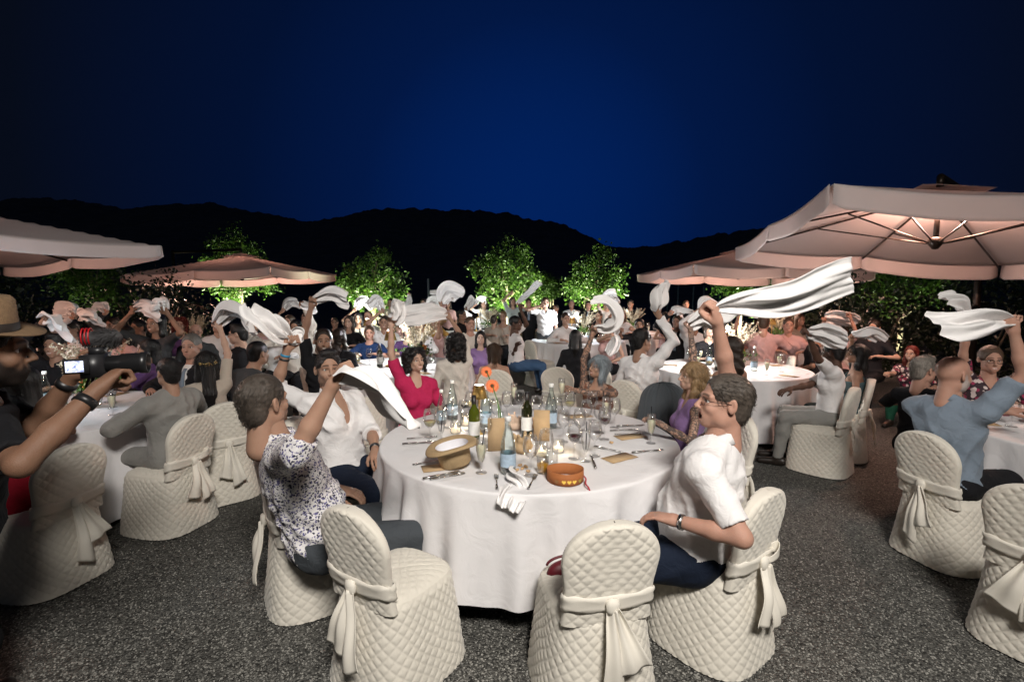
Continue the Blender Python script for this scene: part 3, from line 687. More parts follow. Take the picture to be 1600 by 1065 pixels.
def hair_t(style, h):
    key = (style, h)
    if key in HAIRC: return HAIRC[key]
    rng = np.random.default_rng(abs(sum(ord(c) * (i + 1) for i, c in enumerate(style))) % 1000)
    s = SDF(); it = 1
    def face_cut(zlow=-.09, w=.066):
        s.ell((0, .100, -.026), (w, .070, .104), .010, sub=True)
    def noise(amp, f):
        return lambda X, Y, Z: amp * (np.sin(X * f + 2 * np.sin(Z * f * .6)) * np.sin(Y * f * 1.1 + 1.3 * np.sin(X * f * .7)) + .6 * np.sin(Z * f * 1.3 + X * f * .5))
    post = noise(.0016, 210)
    if style in ('short', 'fade', 'quiff'):
        s.ell((0, -.016, .040), (.0805, .104, .088), .01)
        if style == 'quiff': s.ell((0, .045, .108), (.055, .045, .026), .03)
        s.ell((0, -.06, -.02), (.066, .05, .07), .02)
        if style == 'fade': s.ell((0, -.01, .085), (.064, .085, .052), .02)
        face_cut(); 
        for x in (-1, 1): s.ell((x * .08, .0, -.035), (.025, .05, .045), .01, sub=True)
        s.plane((0, 0, -.085), (0, 0, -1))
    elif style == 'balding':
        for x in (-1, 1): s.ell((x * .060, -.038, -.010), (.0165, .048, .024), .01)
        s.ell((0, -.094, -.018), (.045, .014, .026), .02); face_cut()
    elif style == 'curlybob' or style == 'curlylong':
        s.ell((0, -.016, .035), (.086, .102, .092), .01)
        n = 150 if style == 'curlybob' else 210
        for k in range(n):
            th = rng.uniform(0, 2 * PI); zz = rng.uniform(-.11 if style == 'curlybob' else -.21, .125)
            r = .088 * math.sqrt(max(.1, 1 - (max(0, zz - .03) / .1) ** 2)) + .014
            y = -.016 + (r + .012) * math.cos(th); x = r * math.sin(th)
            if y > .045 and zz < .055: continue
            s.ell((x, y, zz), np.array([1, 1, 1]) * rng.uniform(.016, .027), .006)
        face_cut(); post = noise(.005, 190)
    elif style in ('long', 'longwavy', 'verylong', 'bob', 'bun', 'cap', 'ponytail'):
        s.ell((0, -.016, .038), (.084, .107, .092), .01)
        if style == 'bob':
            for x in (-1, 1): s.cone((x * .062, -.005, .02), (x * .070, .012, -.115), .034, .026, .02)
            s.cone((0, -.07, .02), (0, -.07, -.12), .055, .045, .03)
        elif style in ('bun', 'ponytail'):
            s.ell((0, -.125, .05), (.04, .038, .04), .012)
            if style == 'ponytail': s.cone((0, -.13, .04), (0, -.15, -.2), .03, .015, .02)
        elif style != 'cap':
            L = {'long': -.30, 'longwavy': -.33, 'verylong': -.52}[style]
            s.cone((0, -.065, .02), (0, -.088, L * .55), .062, .058, .03); s.cone((0, -.088, L * .55), (0, -.08, L), .058, .03, .03)
            for x in (-1, 1):
                s.cone((x * .06, -.012, .03), (x * .074, .0, -.13), .036, .03, .02); s.cone((x * .074, 0, -.13), (x * .075, .03 if style == 'longwavy' else -.03, L * .95), .032, .018, .02)
        if style == 'longwavy': post = lambda X, Y, Z: .006 * np.sin(Z * 70 + X * 60) * (Z < .0) + .0035 * np.sin(X * 170 + 4 * np.sin(Z * 40)) * np.sin(Y * 150)
        elif style != 'bun': post = lambda X, Y, Z: .003 * np.sin(np.arctan2(X, -Y) * 34 + 1.5 * np.sin(Z * 30)) + .0 * Z
        face_cut(w=.066)
        if style in ('bun', 'cap', 'ponytail'): s.plane((0, 0, -.06), (0, -.3, -1))
    V, F = s.mesh(h, post, it); HAIRC[key] = (V, F); return V, F
def strands(V, F, style, n, seed):
    """fine hairs over the hair mass"""
    rng = np.random.default_rng(seed); i = rng.integers(0, len(V), n); P = V[i].copy()
    c = np.array([0, -.016, .02]); nm = P - c; nm[:, 2] *= np.where(P[:, 2] < 0, .15, 1); nm /= np.linalg.norm(nm, axis=1)[:, None]
    lng = style in ('long', 'longwavy', 'verylong', 'bob', 'ponytail'); cur = style.startswith('curly')
    fl = np.tile([0, -.35, -1.] if lng else [0, -.9, -.35], (n, 1)) + rng.normal(0, .22 if not cur else .9, (n, 3))
    fl -= nm * (fl * nm).sum(1)[:, None] * .9; fl /= np.linalg.norm(fl, axis=1)[:, None]
    L = rng.uniform(.5, 1.2, n)[:, None] * (.085 if lng else .042 if cur else .026)
    up = .30 if not lng else .06
    m = 5; rows = []
    for k in range(m):
        t = k / (m - 1); q = P - nm * .004 + fl * L * t + nm * L * up * (t - .8 * t * t) * (1.6 if cur else 1)
        if cur: q += .006 * np.sin(t * 7 + i[:, None] % 7) * np.cross(fl, nm)
        r = .0015 * (1 - .7 * t); a = np.cross(fl, nm)
        rows.append(np.stack([q + a * r, q - a * r * .5 + nm * r, q - a * r * .5 - nm * r], 1))
    R = np.stack(rows, 1)  # n,m,3,3
    VV = R.reshape(-1, 3); b = (np.arange(n) * m * 3)[:, None, None]
    f = []
    for k in range(m - 1):
        for j in range(3): f.append([k * 3 + j, k * 3 + (j + 1) % 3, (k + 1) * 3 + (j + 1) % 3, (k + 1) * 3 + j])
    return VV, (np.array(f)[None] + b).reshape(-1, 4)
# ---- hands (wrist at origin, fingers along +z, palm towards +y, thumb at +x)
HANDC = {}
def hand_t(pose, h):
    key = (pose, h)
    if key in HANDC: return HANDC[key]
    s = SDF()
    s.cone((0, 0, -.045), (0, 0, .01), .026, .025, .01); s.ell((0, 0, .03), (.033, .019, .036), .02); s.ell((0, 0, .062), (.040, .015, .034), .015)
    s.ell((.022, .010, .03), (.017, .015, .028), .012)
    ln = [.92, 1.0, .96, .78]
    for i in range(4):
        x = .030 - .0205 * i; L = ln[i]; r = .0088 if i < 3 else .0078
        if pose == 'fist': p = [(x, 0, .084), (x * .98, .024 * L, .108 * (1 - .03 * i)), (x * .9, .047, .088), (x * .85, .040, .066), (x * .85, .025, .062)]
        elif pose == 'flat': p = [(x, 0, .085), (x * 1.15, .003, .085 + .045 * L), (x * 1.22, .009, .085 + .070 * L), (x * 1.24, .018, .085 + .092 * L)]
        else: p = [(x, 0, .085), (x * 1.08, .012, .085 + .040 * L), (x * 1.06, .030, .085 + .060 * L), (x, .050, .085 + .066 * L)]
        for a, b in zip(p[:-1], p[1:]): s.cone(a, b, r, r * .94, .003)
    if pose == 'fist': t = [(.026, .012, .02), (.043, .030, .050), (.034, .050, .074), (.014, .056, .078)]
    else: t = [(.026, .008, .02), (.050, .020, .048), (.060, .030, .075), (.060, .038, .096)]
    for a, b, r in zip(t[:-1], t[1:], (.012, .0105, .0092)): s.cone(a, b, r, r * .93, .006)
    V, F = s.mesh(h, it=1); HANDC[key] = (V, F); return V, F
# ---- colours of skin, hair, cloth
SKIN = {'fair': (.47, .30, .225), 'pale': (.52, .36, .29), 'tan': (.36, .215, .15), 'olive': (.30, .175, .12), 'brown': (.17, .085, .055), 'dark': (.095, .05, .034), 'bronze': (.20, .11, .07), 'red': (.44, .25, .185)}
HAIRCOL = {'black': (.008, .007, .007), 'dark': (.022, .014, .010), 'brown': (.05, .028, .016), 'grey': (.13, .115, .10), 'ash': (.045, .036, .029), 'silver': (.20, .23, .25), 'blonde': (.22, .14, .07), 'red': (.16, .02, .012), 'white': (.45, .42, .4)}
CLOTHC = {'white': (.74, .72, .715), 'cream': (.60, .55, .49), 'black': (.012, .012, .014), 'navy': (.012, .017, .035), 'jeans': (.009, .014, .028), 'bluejeans': (.05, .10, .19), 'slate': (.055, .062, .07), 'grey': (.24, .235, .22), 'sky': (.19, .235, .29),
          'pink': (.44, .022, .085), 'lilac': (.26, .16, .34), 'rose': (.55, .34, .32), 'crimson': (.25, .008, .02), 'green': (.012, .075, .045), 'teal': (.07, .11, .12), 'charcoal': (.05, .052, .055), 'brownsheer': (.16, .07, .045), 'royal': (.015, .035, .10), 'sage': (.35, .40, .38), 'beige': (.42, .36, .30), 'purple': (.10, .05, .14), 'gold': (.5, .3, .08)}
def skinmat(k):
    nme = 'skin_' + k
    if nme in MATS: return MATS[nme]
    c = SKIN[k]; m = mat(nme, c, .56, spec=.3, sss=.12, bump=.22, bscale=260)
    t = m.node_tree; b = t.nodes['Principled BSDF']
    n = t.nodes.new('ShaderNodeTexNoise'); n.inputs['Scale'].default_value = 16; n.inputs['Detail'].default_value = 4
    tcn = t.nodes.new('ShaderNodeTexCoord'); t.links.new(tcn.outputs['Object'], n.inputs['Vector'])
    mx = t.nodes.new('ShaderNodeMix'); mx.data_type = 'RGBA'; mx.inputs[6].default_value = (c[0] * .86, c[1] * .80, c[2] * .78, 1); mx.inputs[7].default_value = (min(1, c[0] * 1.12), c[1] * 1.14, c[2] * 1.14, 1); t.links.new(n.outputs['Fac'], mx.inputs[0])
    # tattoo ink
    v = t.nodes.new('ShaderNodeTexVoronoi'); v.feature = 'DISTANCE_TO_EDGE'; v.inputs['Scale'].default_value = 26; t.links.new(tcn.outputs['Object'], v.inputs['Vector'])
    n3 = t.nodes.new('ShaderNodeTexNoise'); n3.inputs['Scale'].default_value = 30; n3.inputs['Detail'].default_value = 3; n3.inputs['Distortion'].default_value = 1.5; t.links.new(tcn.outputs['Object'], n3.inputs['Vector'])
    r1 = t.nodes.new('ShaderNodeMapRange'); r1.inputs[1].default_value = .47; r1.inputs[2].default_value = .53; t.links.new(n3.outputs['Fac'], r1.inputs[0])
    r2 = t.nodes.new('ShaderNodeMapRange'); r2.inputs[1].default_value = .03; r2.inputs[2].default_value = .07; r2.inputs[3].default_value = 1; r2.inputs[4].default_value = 0; t.links.new(v.outputs['Distance'], r2.inputs[0])
    mxx = t.nodes.new('ShaderNodeMath'); mxx.operation = 'MAXIMUM'; t.links.new(r1.outputs[0], mxx.inputs[0]); t.links.new(r2.outputs[0], mxx.inputs[1])
    at_ = t.nodes.new('ShaderNodeAttribute'); at_.attribute_name = 'ink'
    ml = t.nodes.new('ShaderNodeMath'); ml.operation = 'MULTIPLY'; t.links.new(mxx.outputs[0], ml.inputs[0]); t.links.new(at_.outputs['Fac'], ml.inputs[1])
    ml2 = t.nodes.new('ShaderNodeMath'); ml2.operation = 'MULTIPLY'; ml2.inputs[1].default_value = .8; t.links.new(ml.outputs[0], ml2.inputs[0])
    mi = t.nodes.new('ShaderNodeMix'); mi.data_type = 'RGBA'; mi.inputs[7].default_value = (.03, .035, .04, 1); t.links.new(ml2.outputs[0], mi.inputs[0]); t.links.new(mx.outputs[2], mi.inputs[6])
    pa = t.nodes.new('ShaderNodeAttribute'); pa.attribute_name = 'paint'
    mp = t.nodes.new('ShaderNodeMix'); mp.data_type = 'RGBA'; t.links.new(pa.outputs['Alpha'], mp.inputs[0]); t.links.new(mi.outputs[2], mp.inputs[6]); t.links.new(pa.outputs['Color'], mp.inputs[7])
    t.links.new(mp.outputs[2], b.inputs['Base Color']); return m
def hairmat(k):
    new = 'hair_' + k not in MATS; m = mat('hair_' + k, HAIRCOL[k], .40, noise=.6, nscale=130, bump=.5, bscale=420, spec=.4, stretch=(1, 1, .16))
    if new:
        t = m.node_tree; b = t.nodes['Principled BSDF']; src = b.inputs['Base Color'].links[0].from_socket; g = t.nodes.new('ShaderNodeNewGeometry'); r = t.nodes.new('ShaderNodeMapRange'); r.inputs[3].default_value = .55; r.inputs[4].default_value = 1.9
        t.links.new(g.outputs['Random Per Island'], r.inputs[0]); mx = t.nodes.new('ShaderNodeMix'); mx.data_type = 'RGBA'; mx.blend_type = 'MULTIPLY'; mx.inputs[0].default_value = 1; t.links.new(src, mx.inputs[6]); t.links.new(r.outputs[0], mx.inputs[7]); t.links.new(mx.outputs[2], b.inputs['Base Color'])
    return m
def clothmat(k):
    if k == 'floral': return floralmat()
    if k == 'print': return printmat()
    return mat('cloth_' + k, CLOTHC[k], .85, noise=.08, nscale=14, bump=.8, bscale=17, spec=.15, sheen=.1 if sum(CLOTHC[k]) > .6 else 0, distort=1.1)
def spotmat(nme, base, ink, scale, thr, ink2=None):
    if nme in MATS: return MATS[nme]
    m = mat(nme, base, .75, bump=.15, bscale=60); t = m.node_tree; b = t.nodes['Principled BSDF']
    tcn = t.nodes.new('ShaderNodeTexCoord'); n = t.nodes.new('ShaderNodeTexNoise'); n.inputs['Scale'].default_value = scale * .7; n.inputs['Detail'].default_value = 2; t.links.new(tcn.outputs['Object'], n.inputs['Vector'])
    ad_ = t.nodes.new('ShaderNodeMix'); ad_.data_type = 'RGBA'; ad_.inputs[0].default_value = .025; t.links.new(tcn.outputs['Object'], ad_.inputs[6]); t.links.new(n.outputs['Color'], ad_.inputs[7])
    v = t.nodes.new('ShaderNodeTexVoronoi'); v.inputs['Scale'].default_value = scale; t.links.new(ad_.outputs[2], v.inputs['Vector'])
    r = t.nodes.new('ShaderNodeMapRange'); r.inputs[1].default_value = thr; r.inputs[2].default_value = thr + .06; r.inputs[3].default_value = 1; r.inputs[4].default_value = 0; t.links.new(v.outputs['Distance'], r.inputs[0])
    cr = t.nodes.new('ShaderNodeValToRGB'); cr.color_ramp.elements[0].color = (*ink, 1); cr.color_ramp.elements[1].color = (*(ink2 or ink), 1); cr.color_ramp.interpolation = 'CONSTANT'; cr.color_ramp.elements[1].position = .5; t.links.new(v.outputs['Color'], cr.inputs[0])
    mx = t.nodes.new('ShaderNodeMix'); mx.data_type = 'RGBA'; mx.inputs[6].default_value = (*base, 1); t.links.new(r.outputs[0], mx.inputs[0]); t.links.new(cr.outputs[0], mx.inputs[7]); t.links.new(mx.outputs[2], b.inputs['Base Color']); return m
def floralmat(): return spotmat('cloth_floral', (.70, .68, .68), (.02, .02, .05), 88, .42, (.12, .11, .25))
def printmat(): return spotmat('cloth_print', (.03, .012, .02), (.28, .02, .07), 24, .42, (.6, .5, .48))
NAPF = []
def frame(F, U):
    R_ = np.cross(F, U); R_ /= np.linalg.norm(R_); F2 = np.cross(U, R_); return R_, F2
def ik(S_, T, l1, l2, pole):
    d = T - S_; L = np.linalg.norm(d)
    if L > (l1 + l2) * .985: T = S_ + d * ((l1 + l2) * .985 / L); d = T - S_; L = np.linalg.norm(d)
    if L < abs(l1 - l2) + .03: L = abs(l1 - l2) + .03; T = S_ + d / (np.linalg.norm(d) + 1e-6) * L; d = T - S_
    u = d / L; a = (l1 * l1 - l2 * l2 + L * L) / (2 * L); hgt = math.sqrt(max(0, l1 * l1 - a * a))
    p = pole - u * (pole @ u); p /= (np.linalg.norm(p) + 1e-9)
    return S_ + u * a + p * hgt, T
UPZ = np.array([0, 0, 1.])
def person(label, hd, Y, face, stand=False, lean=(0, 0), hyaw=None, hpit=0, roll=0, fem=False, skin='fair', top=('shirt', 'white', 'short', 'collar'), bottom='navy', hair=('short', 'dark'), R=None, L=None, q=1, mouth='smile', beard=0, belly=0, ink=(), lips=None, glasses=False, scale=None, build=1.0, group='wedding guests waving napkins', name='person', legs=None):
    h = (.0095, .014, .021)[q]; hh = (.0045, .007, .0095)[q]
    Hc = np.array(at(*hd, Y)); a = math.radians(face)
    F0 = np.array([math.sin(a), math.cos(a), 0]); R0 = np.array([math.cos(a), -math.sin(a), 0])
    U = UPZ + lean[0] * F0 + lean[1] * R0; U /= np.linalg.norm(U); Rt, Fw = frame(F0, U)
    base = .93 if stand else .53
    if scale is None: sc = np.clip((Hc[2] - (0 if stand else .53)) / ((base if stand else 0) + .70 * U[2]), .86, 1.12)
    else: sc = scale
    w_ = (.9 if fem else 1.0) * sc * build
    P = Hc - U * .70 * sc
    tor = lambda u, f=0, r=0: P + (U * u + Fw * f + Rt * r) * sc
    nb = tor(.50, -.015); M = np.stack([Rt, Fw, U], 1)
    sh = {sd: P + U * .445 * sc + Rt * sd * (.175 if not fem else .16) * sc * build for sd in (1, -1)}
    hip = {sd: P + Rt * sd * .088 * sc - U * .02 for sd in (1, -1)}
    # legs
    kn = {}; an = {}
    for sd in (1, -1):
        if stand:
            kn[sd] = hip[sd] + np.array([0, 0, -.43 * sc]) + F0 * .03; an[sd] = np.array([kn[sd][0], kn[sd][1], .09]) + R0 * sd * .02 - F0 * .04
        else:
            sp = .10 if not fem else .03; dr = F0 + R0 * sd * sp
            if legs and sd in legs: dr = np.array(legs[sd])
            kn[sd] = hip[sd] + dr * .43 * sc + np.array([0, 0, -.01]); an[sd] = kn[sd] + F0 * .05; an[sd][2] = .09
    # arms
    el = {}; wr = {}; hc = {}; fa = {}
    for sd, spec in ((1, R), (-1, L)):
        l1, l2 = .285 * sc, .33 * sc
        if spec is None: spec = ('lap',)
        if spec[0] == 'lap': T = kn[sd] * .55 + hip[sd] * .45 + np.array([0, 0, .10]) - R0 * sd * .03; pole = Rt * sd * .7 - Fw * .5 - U * .4
        elif spec[0] == 'hang': T = sh[sd] - UPZ * .57 * sc + R0 * sd * .07 + F0 * .08; pole = -F0 + R0 * sd * .3
        elif spec[0] == 'table': T = sh[sd] * np.array([1, 1, 0]) + np.array([0, 0, .83]) + F0 * .36 * sc - R0 * sd * .04; pole = Rt * sd - U * .5
        else:
            T = np.array(at(spec[1], spec[2], spec[3])); pole = np.array(spec[4], float) if len(spec) > 4 else Rt * sd * .8 - U * .35 + Fw * .25
        if spec[0] == 'p' and T[2] > sh[sd][2] + .15: sh[sd] = sh[sd] + U * .045 * sc - Rt * sd * .012; l1, l2 = l1 * 1.05, l2 * 1.05
        E, T = ik(sh[sd], T, l1, l2, pole); NAPF.append(T); el[sd] = E; hc[sd] = T; d = T - E; d /= np.linalg.norm(d); fa[sd] = d; wr[sd] = T - d * .075 * sc
    # ---- skin
    def limbs(s, g, kk=.03, arms=True, to=None):
        for sd in (1, -1):
            s.cone(sh[sd], el[sd], (.047 if not fem else .039) * sc * build + g, (.038 if not fem else .032) * sc + g, kk)
            s.cone(el[sd], el[sd] * .6 + wr[sd] * .4, (.037 if not fem else .031) * sc + g, (.037 if not fem else .030) * sc + g, kk * .6); s.cone(el[sd] * .6 + wr[sd] * .4, wr[sd], (.037 if not fem else .030) * sc + g, (.025 if not fem else .021) * sc + g, kk * .6)
    def torso(s, g, low=True):
        s.ell(tor(.34, .0), np.array([.162, .112, .185]) * w_ + g, .03, M)
        s.ell(tor(.15, .012 + belly * .4), np.array([.142, .108 + belly, .15]) * w_ + g, .05, M)
        s.ell(tor(.01), np.array([.165 if not fem else .175, .125, .12]) * sc * build + g, .05, M)
        for sd in (1, -1):
            s.cone(tor(.43, -.005, .06 * sd), sh[sd], .07 * sc + g, .050 * sc * build + g, .04)
            s.cone(tor(.50, -.01, .025 * sd), tor(.455, -.01, .11 * sd), .045 * sc + g, .045 * sc + g, .04)
            if fem: s.ell(tor(.31, .085, .07 * sd), np.array([.062, .058, .066]) * sc + g, .03, M)
            else: s.ell(tor(.345, .06, .075 * sd), np.array([.075, .055, .07]) * w_ + g, .04, M)
    def leg(s, g, kk=.04, to=1.0):
        for sd in (1, -1):
            s.cone(hip[sd], kn[sd], .088 * sc * build + g, .06 * sc + g, kk); s.cone(kn[sd], kn[sd] * .65 + an[sd] * .35, .058 * sc + g, .056 * sc + g, kk * .6); s.cone(kn[sd] * .65 + an[sd] * .35, an[sd], .056 * sc + g, .038 * sc + g, kk * .6)
    s = SDF(); torso(s, -.006); limbs(s, 0); leg(s, -.004)
    s.cone(nb - U * .04, nb * .35 + Hc * .65, .062 * sc * (.88 if fem else 1), .052 * sc * (.88 if fem else 1), .03)
    for sd in (1, -1): s.cone(an[sd] - F0 * .03 - UPZ * .04, an[sd] + F0 * .15 - UPZ * .055, .038, .03, .02)
    V, Fc = s.mesh(h)
    Vs = [V]; Fs = [Fc]; Pt = [np.zeros((len(V), 4), np.float32)]; ik_ = [np.zeros(len(V), np.float32)]
    for sd in ink:
        d = np.abs((V - sh[sd]) @ Rt); seg = lambda A, B: np.linalg.norm(V - (A + np.clip(((V - A) @ (B - A)) / ((B - A) @ (B - A)), 0, 1)[:, None] * (B - A)), axis=1)
        ik_[0] = np.maximum(ik_[0], ((seg(sh[sd], el[sd]) < .075) | (seg(el[sd], wr[sd]) < .06)).astype(np.float32))
    # head
    hy = math.radians(face if hyaw is None else hyaw); hp = math.radians(hpit); hr = math.radians(roll)
    Fh = np.array([math.sin(hy) * math.cos(hp), math.cos(hy) * math.cos(hp), math.sin(hp)]); Rh = np.array([math.cos(hy), -math.sin(hy), 0]); Uh = np.cross(Rh, Fh)
    Rh2 = Rh * math.cos(hr) + Uh * math.sin(hr); Uh2 = Uh * math.cos(hr) - Rh * math.sin(hr); MH = np.stack([Rh2, Fh, Uh2], 1); hs = sc * (.97 if fem else 1.03)
    HV, HF = head_t(mouth, fem, hh); hcol = HAIRCOL[hair[1]]
    Pt.append(face_paint(HV, hcol, mouth, beard, (.85 if fem else .45) if lips is None else lips)); ik_.append(np.zeros(len(HV), np.float32))
    W = lambda v: Hc + (v * hs) @ MH.T
    n0 = sum(len(v) for v in Vs); Vs.append(W(HV)); Fs.append(HF + n0)
    # hands
    for sd, spec in ((1, R), (-1, L)):
        pose = 'fist' if spec and spec[0] == 'p' else 'relax'
        if spec and len(spec) > 5: pose = spec[5]
        hv, hf = hand_t(pose, (.0045, .007, .010)[q]); hv = hv.copy()
        zc_ = fa[sd]; pn = (-UPZ + .25 * Fw) if spec and len(spec) > 5 else Fw if spec and spec[0] == 'p' else (-UPZ if spec and spec[0] == 'table' else -UPZ * .7 - R0 * sd * .7)
        pn = pn - zc_ * (pn @ zc_); 
        if np.linalg.norm(pn) < .1: pn = Rt - zc_ * (Rt @ zc_)
        pn /= np.linalg.norm(pn); th = np.cross(pn, zc_)
        # thumb on the inner side
        if sd == 1: th = -th if (th @ Rt) > 0 else th
        else: th = -th if (th @ Rt) < 0 else th
        k_ = sc * (.90 if fem else 1.02); n0 = sum(len(v) for v in Vs)
        flip = np.linalg.det(np.stack([th, pn, zc_], 1)) < 0
        Vs.append(wr[sd] + (hv * k_) @ np.stack([th, pn, zc_], 1).T); Fs.append((hf[:, ::-1] if flip else hf) + n0); Pt.append(np.zeros((len(hv), 4), np.float32)); ik_.append(np.full(len(hv), .7 if sd in ink else 0, np.float32))
    O = np.array([P[0], P[1], 0 if stand else 0.0])
    VV = np.concatenate(Vs) - O; me = mesh_np('person', VV, np.concatenate(Fs)); me.materials.append(skinmat(skin))
    at1 = me.attributes.new('paint', 'FLOAT_COLOR', 'POINT'); at1.data.foreach_set('color', np.concatenate(Pt).ravel())
    at2 = me.attributes.new('ink', 'FLOAT', 'POINT'); at2.data.foreach_set('value', np.concatenate(ik_))
    root = link(name, me, None, tuple(O)); tag(root, label, 'person', group)
    def part(nm, V, F, m): return obj(nm, V - O, F, m, root) if len(V) else None
    # ---- hair
    if hair[0] != 'bald':
        hv, hf = hair_t(hair[0], (.0055, .008, .011)[q])
        if q == 0 and hair[0] not in ('cap',):
            sv, sf = strands(hv, hf, hair[0], 3200, len(label)); hf = np.concatenate([hf, sf + len(hv)]); hv = np.concatenate([hv, sv])
        part('hair', W(hv), hf, hairmat(hair[1]))
    # ---- eyes
    if q < 2:
        for sx in (-1, 1):
            mb = MB().lathe([(.0005, .0122), (.0035, .0118), (.0058, .0107), (.009, .0083), (.0122, 0), (.009, -.008), (.0005, -.0122)], 14); ev = np.array(mb.V); ev = np.stack([ev[:, 0], ev[:, 2], -ev[:, 1]], 1) + np.array([sx * .031, .0695, -.002])
            eo = obj('eye', W(ev) - O, mb.F, mat('eye_white', (.70, .68, .66), .15), root)
            eo.data.materials.append(mat('iris', (.035, .022, .015), .1)); 
            for pi_, pl in enumerate(eo.data.polygons):
                if pi_ < 28: pl.material_index = 1
    if mouth == 'open' and q < 2:
        g_ = np.linspace(-1, 1, 9); tv = np.array([(x * .0185, .0845 - .010 * x * x + dy, z) for z, dy in ((-.0585, 0), (-.0655, .001)) for x in g_]); part('teeth', W(tv), grid_faces(9, 2), mat('tooth', (.75, .72, .66), .25))
    if glasses:
        gm = MB()
        for sx in (-1, 1):
            pts = [(sx * .031 + .024 * math.cos(t), .093 - .008 * abs(math.cos(t) * sx + 1) * .5 * 0, -.004 + .017 * math.sin(t)) for t in np.linspace(0, 2 * PI, 17)]; gm.tube(pts, .0011 if q == 0 else .002, 5, False); gm.tube([(sx * .055, .092, .003), (sx * .078, .06, .006), (sx * .083, -.005, .008)], .0012 if q == 0 else .002, 5)
        gm.tube([(-.008, .096, 0), (0, .1, .003), (.008, .096, 0)], .0012, 5); part('glasses', W(np.array(gm.V)), gm.F, mat('spectacle_frame', (.02, .02, .022), .25, .5))
    # ---- clothes
    kind, colr, slv, neck = top
    ph = (len(label) * 1.7) % 6
    def folds(amp):
        def f(X, Y_, Z):
            x = (X - P[0]) * Rt[0] + (Y_ - P[1]) * Rt[1] + (Z - P[2]) * Rt[2]; y = (X - P[0]) * Fw[0] + (Y_ - P[1]) * Fw[1] + (Z - P[2]) * Fw[2]; z = (X - P[0]) * U[0] + (Y_ - P[1]) * U[1] + (Z - P[2]) * U[2]
            wv = 1.4 * np.sin(x * 9 + ph) + 1.1 * np.sin(z * 7 + y * 6 + ph)
            crz = 1 - np.abs(np.sin(z * 21 + x * 17 * math.cos(ph) + y * 13 + 1.3 * wv)) ** .6
            cr2 = 1 - np.abs(np.sin(x * 24 - z * 15 + y * 19 + 1.2 * wv + 1)) ** .6
            return -amp * 3.4 * (crz * (.5 + .5 * np.sin(x * 10 + z * 9 + ph)) + cr2 * (.5 + .5 * np.sin(z * 12 - x * 7 + 2 * ph))) + amp * .8 + amp * .7 * (np.sin(z * 62 + x * 38 * np.sin(ph) + y * 30 + 1.6 * wv) * (.55 + .45 * np.sin(x * 13 + z * 8 + ph)) + .7 * np.sin(x * 70 - z * 30 + y * 45 + 2 * wv) * (.5 + .5 * np.sin(z * 11 + ph)))
        return f
    g = {'shirt': .016, 'suit': .024, 'tee': .012, 'tank': .008, 'strap': .007, 'dress': .010}[kind]
    s = SDF(); torso(s, g)
    sl = {'long': 1.0, 'roll': .60, 'short': .40, 'none': 0, 'elbow': .5}[slv]
    for sd in (1, -1):
        if sl <= 0: continue
        ra = (.047 if not fem else .039) * sc * build; rb = (.038 if not fem else .032) * sc; gg = g + .001
        if sl <= .5:
            e_ = sh[sd] + (el[sd] - sh[sd]) * (sl / .5); s.cone(sh[sd], e_, ra + gg, (ra + (rb - ra) * sl / .5) + gg + .004, .035)
        else:
            s.cone(sh[sd], el[sd], ra + gg, rb + gg, .035); e_ = el[sd] + (wr[sd] - el[sd]) * ((sl - .5) / .5) * .98; s.cone(el[sd], e_, rb + gg, (rb + gg + .004) if sl < .8 else .030 * sc + gg * .7, .02)
        dv_ = (el[sd] - sh[sd]) if sl <= .5 else (wr[sd] - el[sd]); dv_ = dv_ / np.linalg.norm(dv_); px_ = np.cross(dv_, [.3, .5, .8]); px_ /= np.linalg.norm(px_)
        s.ell(e_ + dv_ * .05, (.05, .085, .085), .004, np.stack([dv_, px_, np.cross(dv_, px_)], 1), sub=True)
    if kind in ('tank', 'strap', 'dress') :
        for sd in (1, -1):
            s.cone(sh[sd] + Rt * sd * .035, sh[sd] + U * .02 + Rt * sd * .12, .075 * sc, .12, .02, sub=True) if kind != 'dress' or slv == 'none' else None
    if kind == 'strap':
        s.plane(tor(.375), U)
    elif neck == 'v': s.cone(tor(.53, .06), tor(.37, .16), .062 * sc, .012, .012, sub=True)
    elif neck == 'open': s.cone(tor(.55, .05), tor(.26, .17), .052 * sc, .014, .01, sub=True)
    elif neck == 'collar': s.cone(tor(.56, .045), tor(.44, .14), .048 * sc, .012, .01, sub=True)
    elif neck == 'suit': s.cone(tor(.55, .04), tor(.22, .19), .060 * sc, .012, .01, sub=True)
    elif neck == 'wide': s.ell(tor(.52, .05), np.array([.115, .10, .075]) * sc, .012, M, sub=True)
    else: s.ell(tor(.545, .03), np.array([.072, .085, .055]) * sc, .012, M, sub=True)
    s.ell(tor(.60, -.01), np.array([.058, .058, .09]) * sc, .006, M, sub=True)
    if kind == 'dress': 
        for sd in (1, -1): s.cone(hip[sd], kn[sd], .10 * sc, .085 * sc, .10)
        if not stand: s.cone(kn[1] * .5 + kn[-1] * .5, (an[1] + an[-1]) * .5 + UPZ * .15, .11, .13, .08)
        else: s.cone(P, P * np.array([1, 1, 0]) + UPZ * .35, .15, .2, .08)
    else: s.plane(tor(-.085 if kind != 'suit' else -.13), -U)
    V, Fc = s.mesh(h, folds(.0050 if kind == 'shirt' else .0040 if kind in ('tee', 'suit') else .002)); part({'shirt': 'shirt', 'suit': 'jacket', 'tee': 'shirt', 'tank': 'top', 'strap': 'top', 'dress': 'dress'}[kind], V, Fc, clothmat(colr))
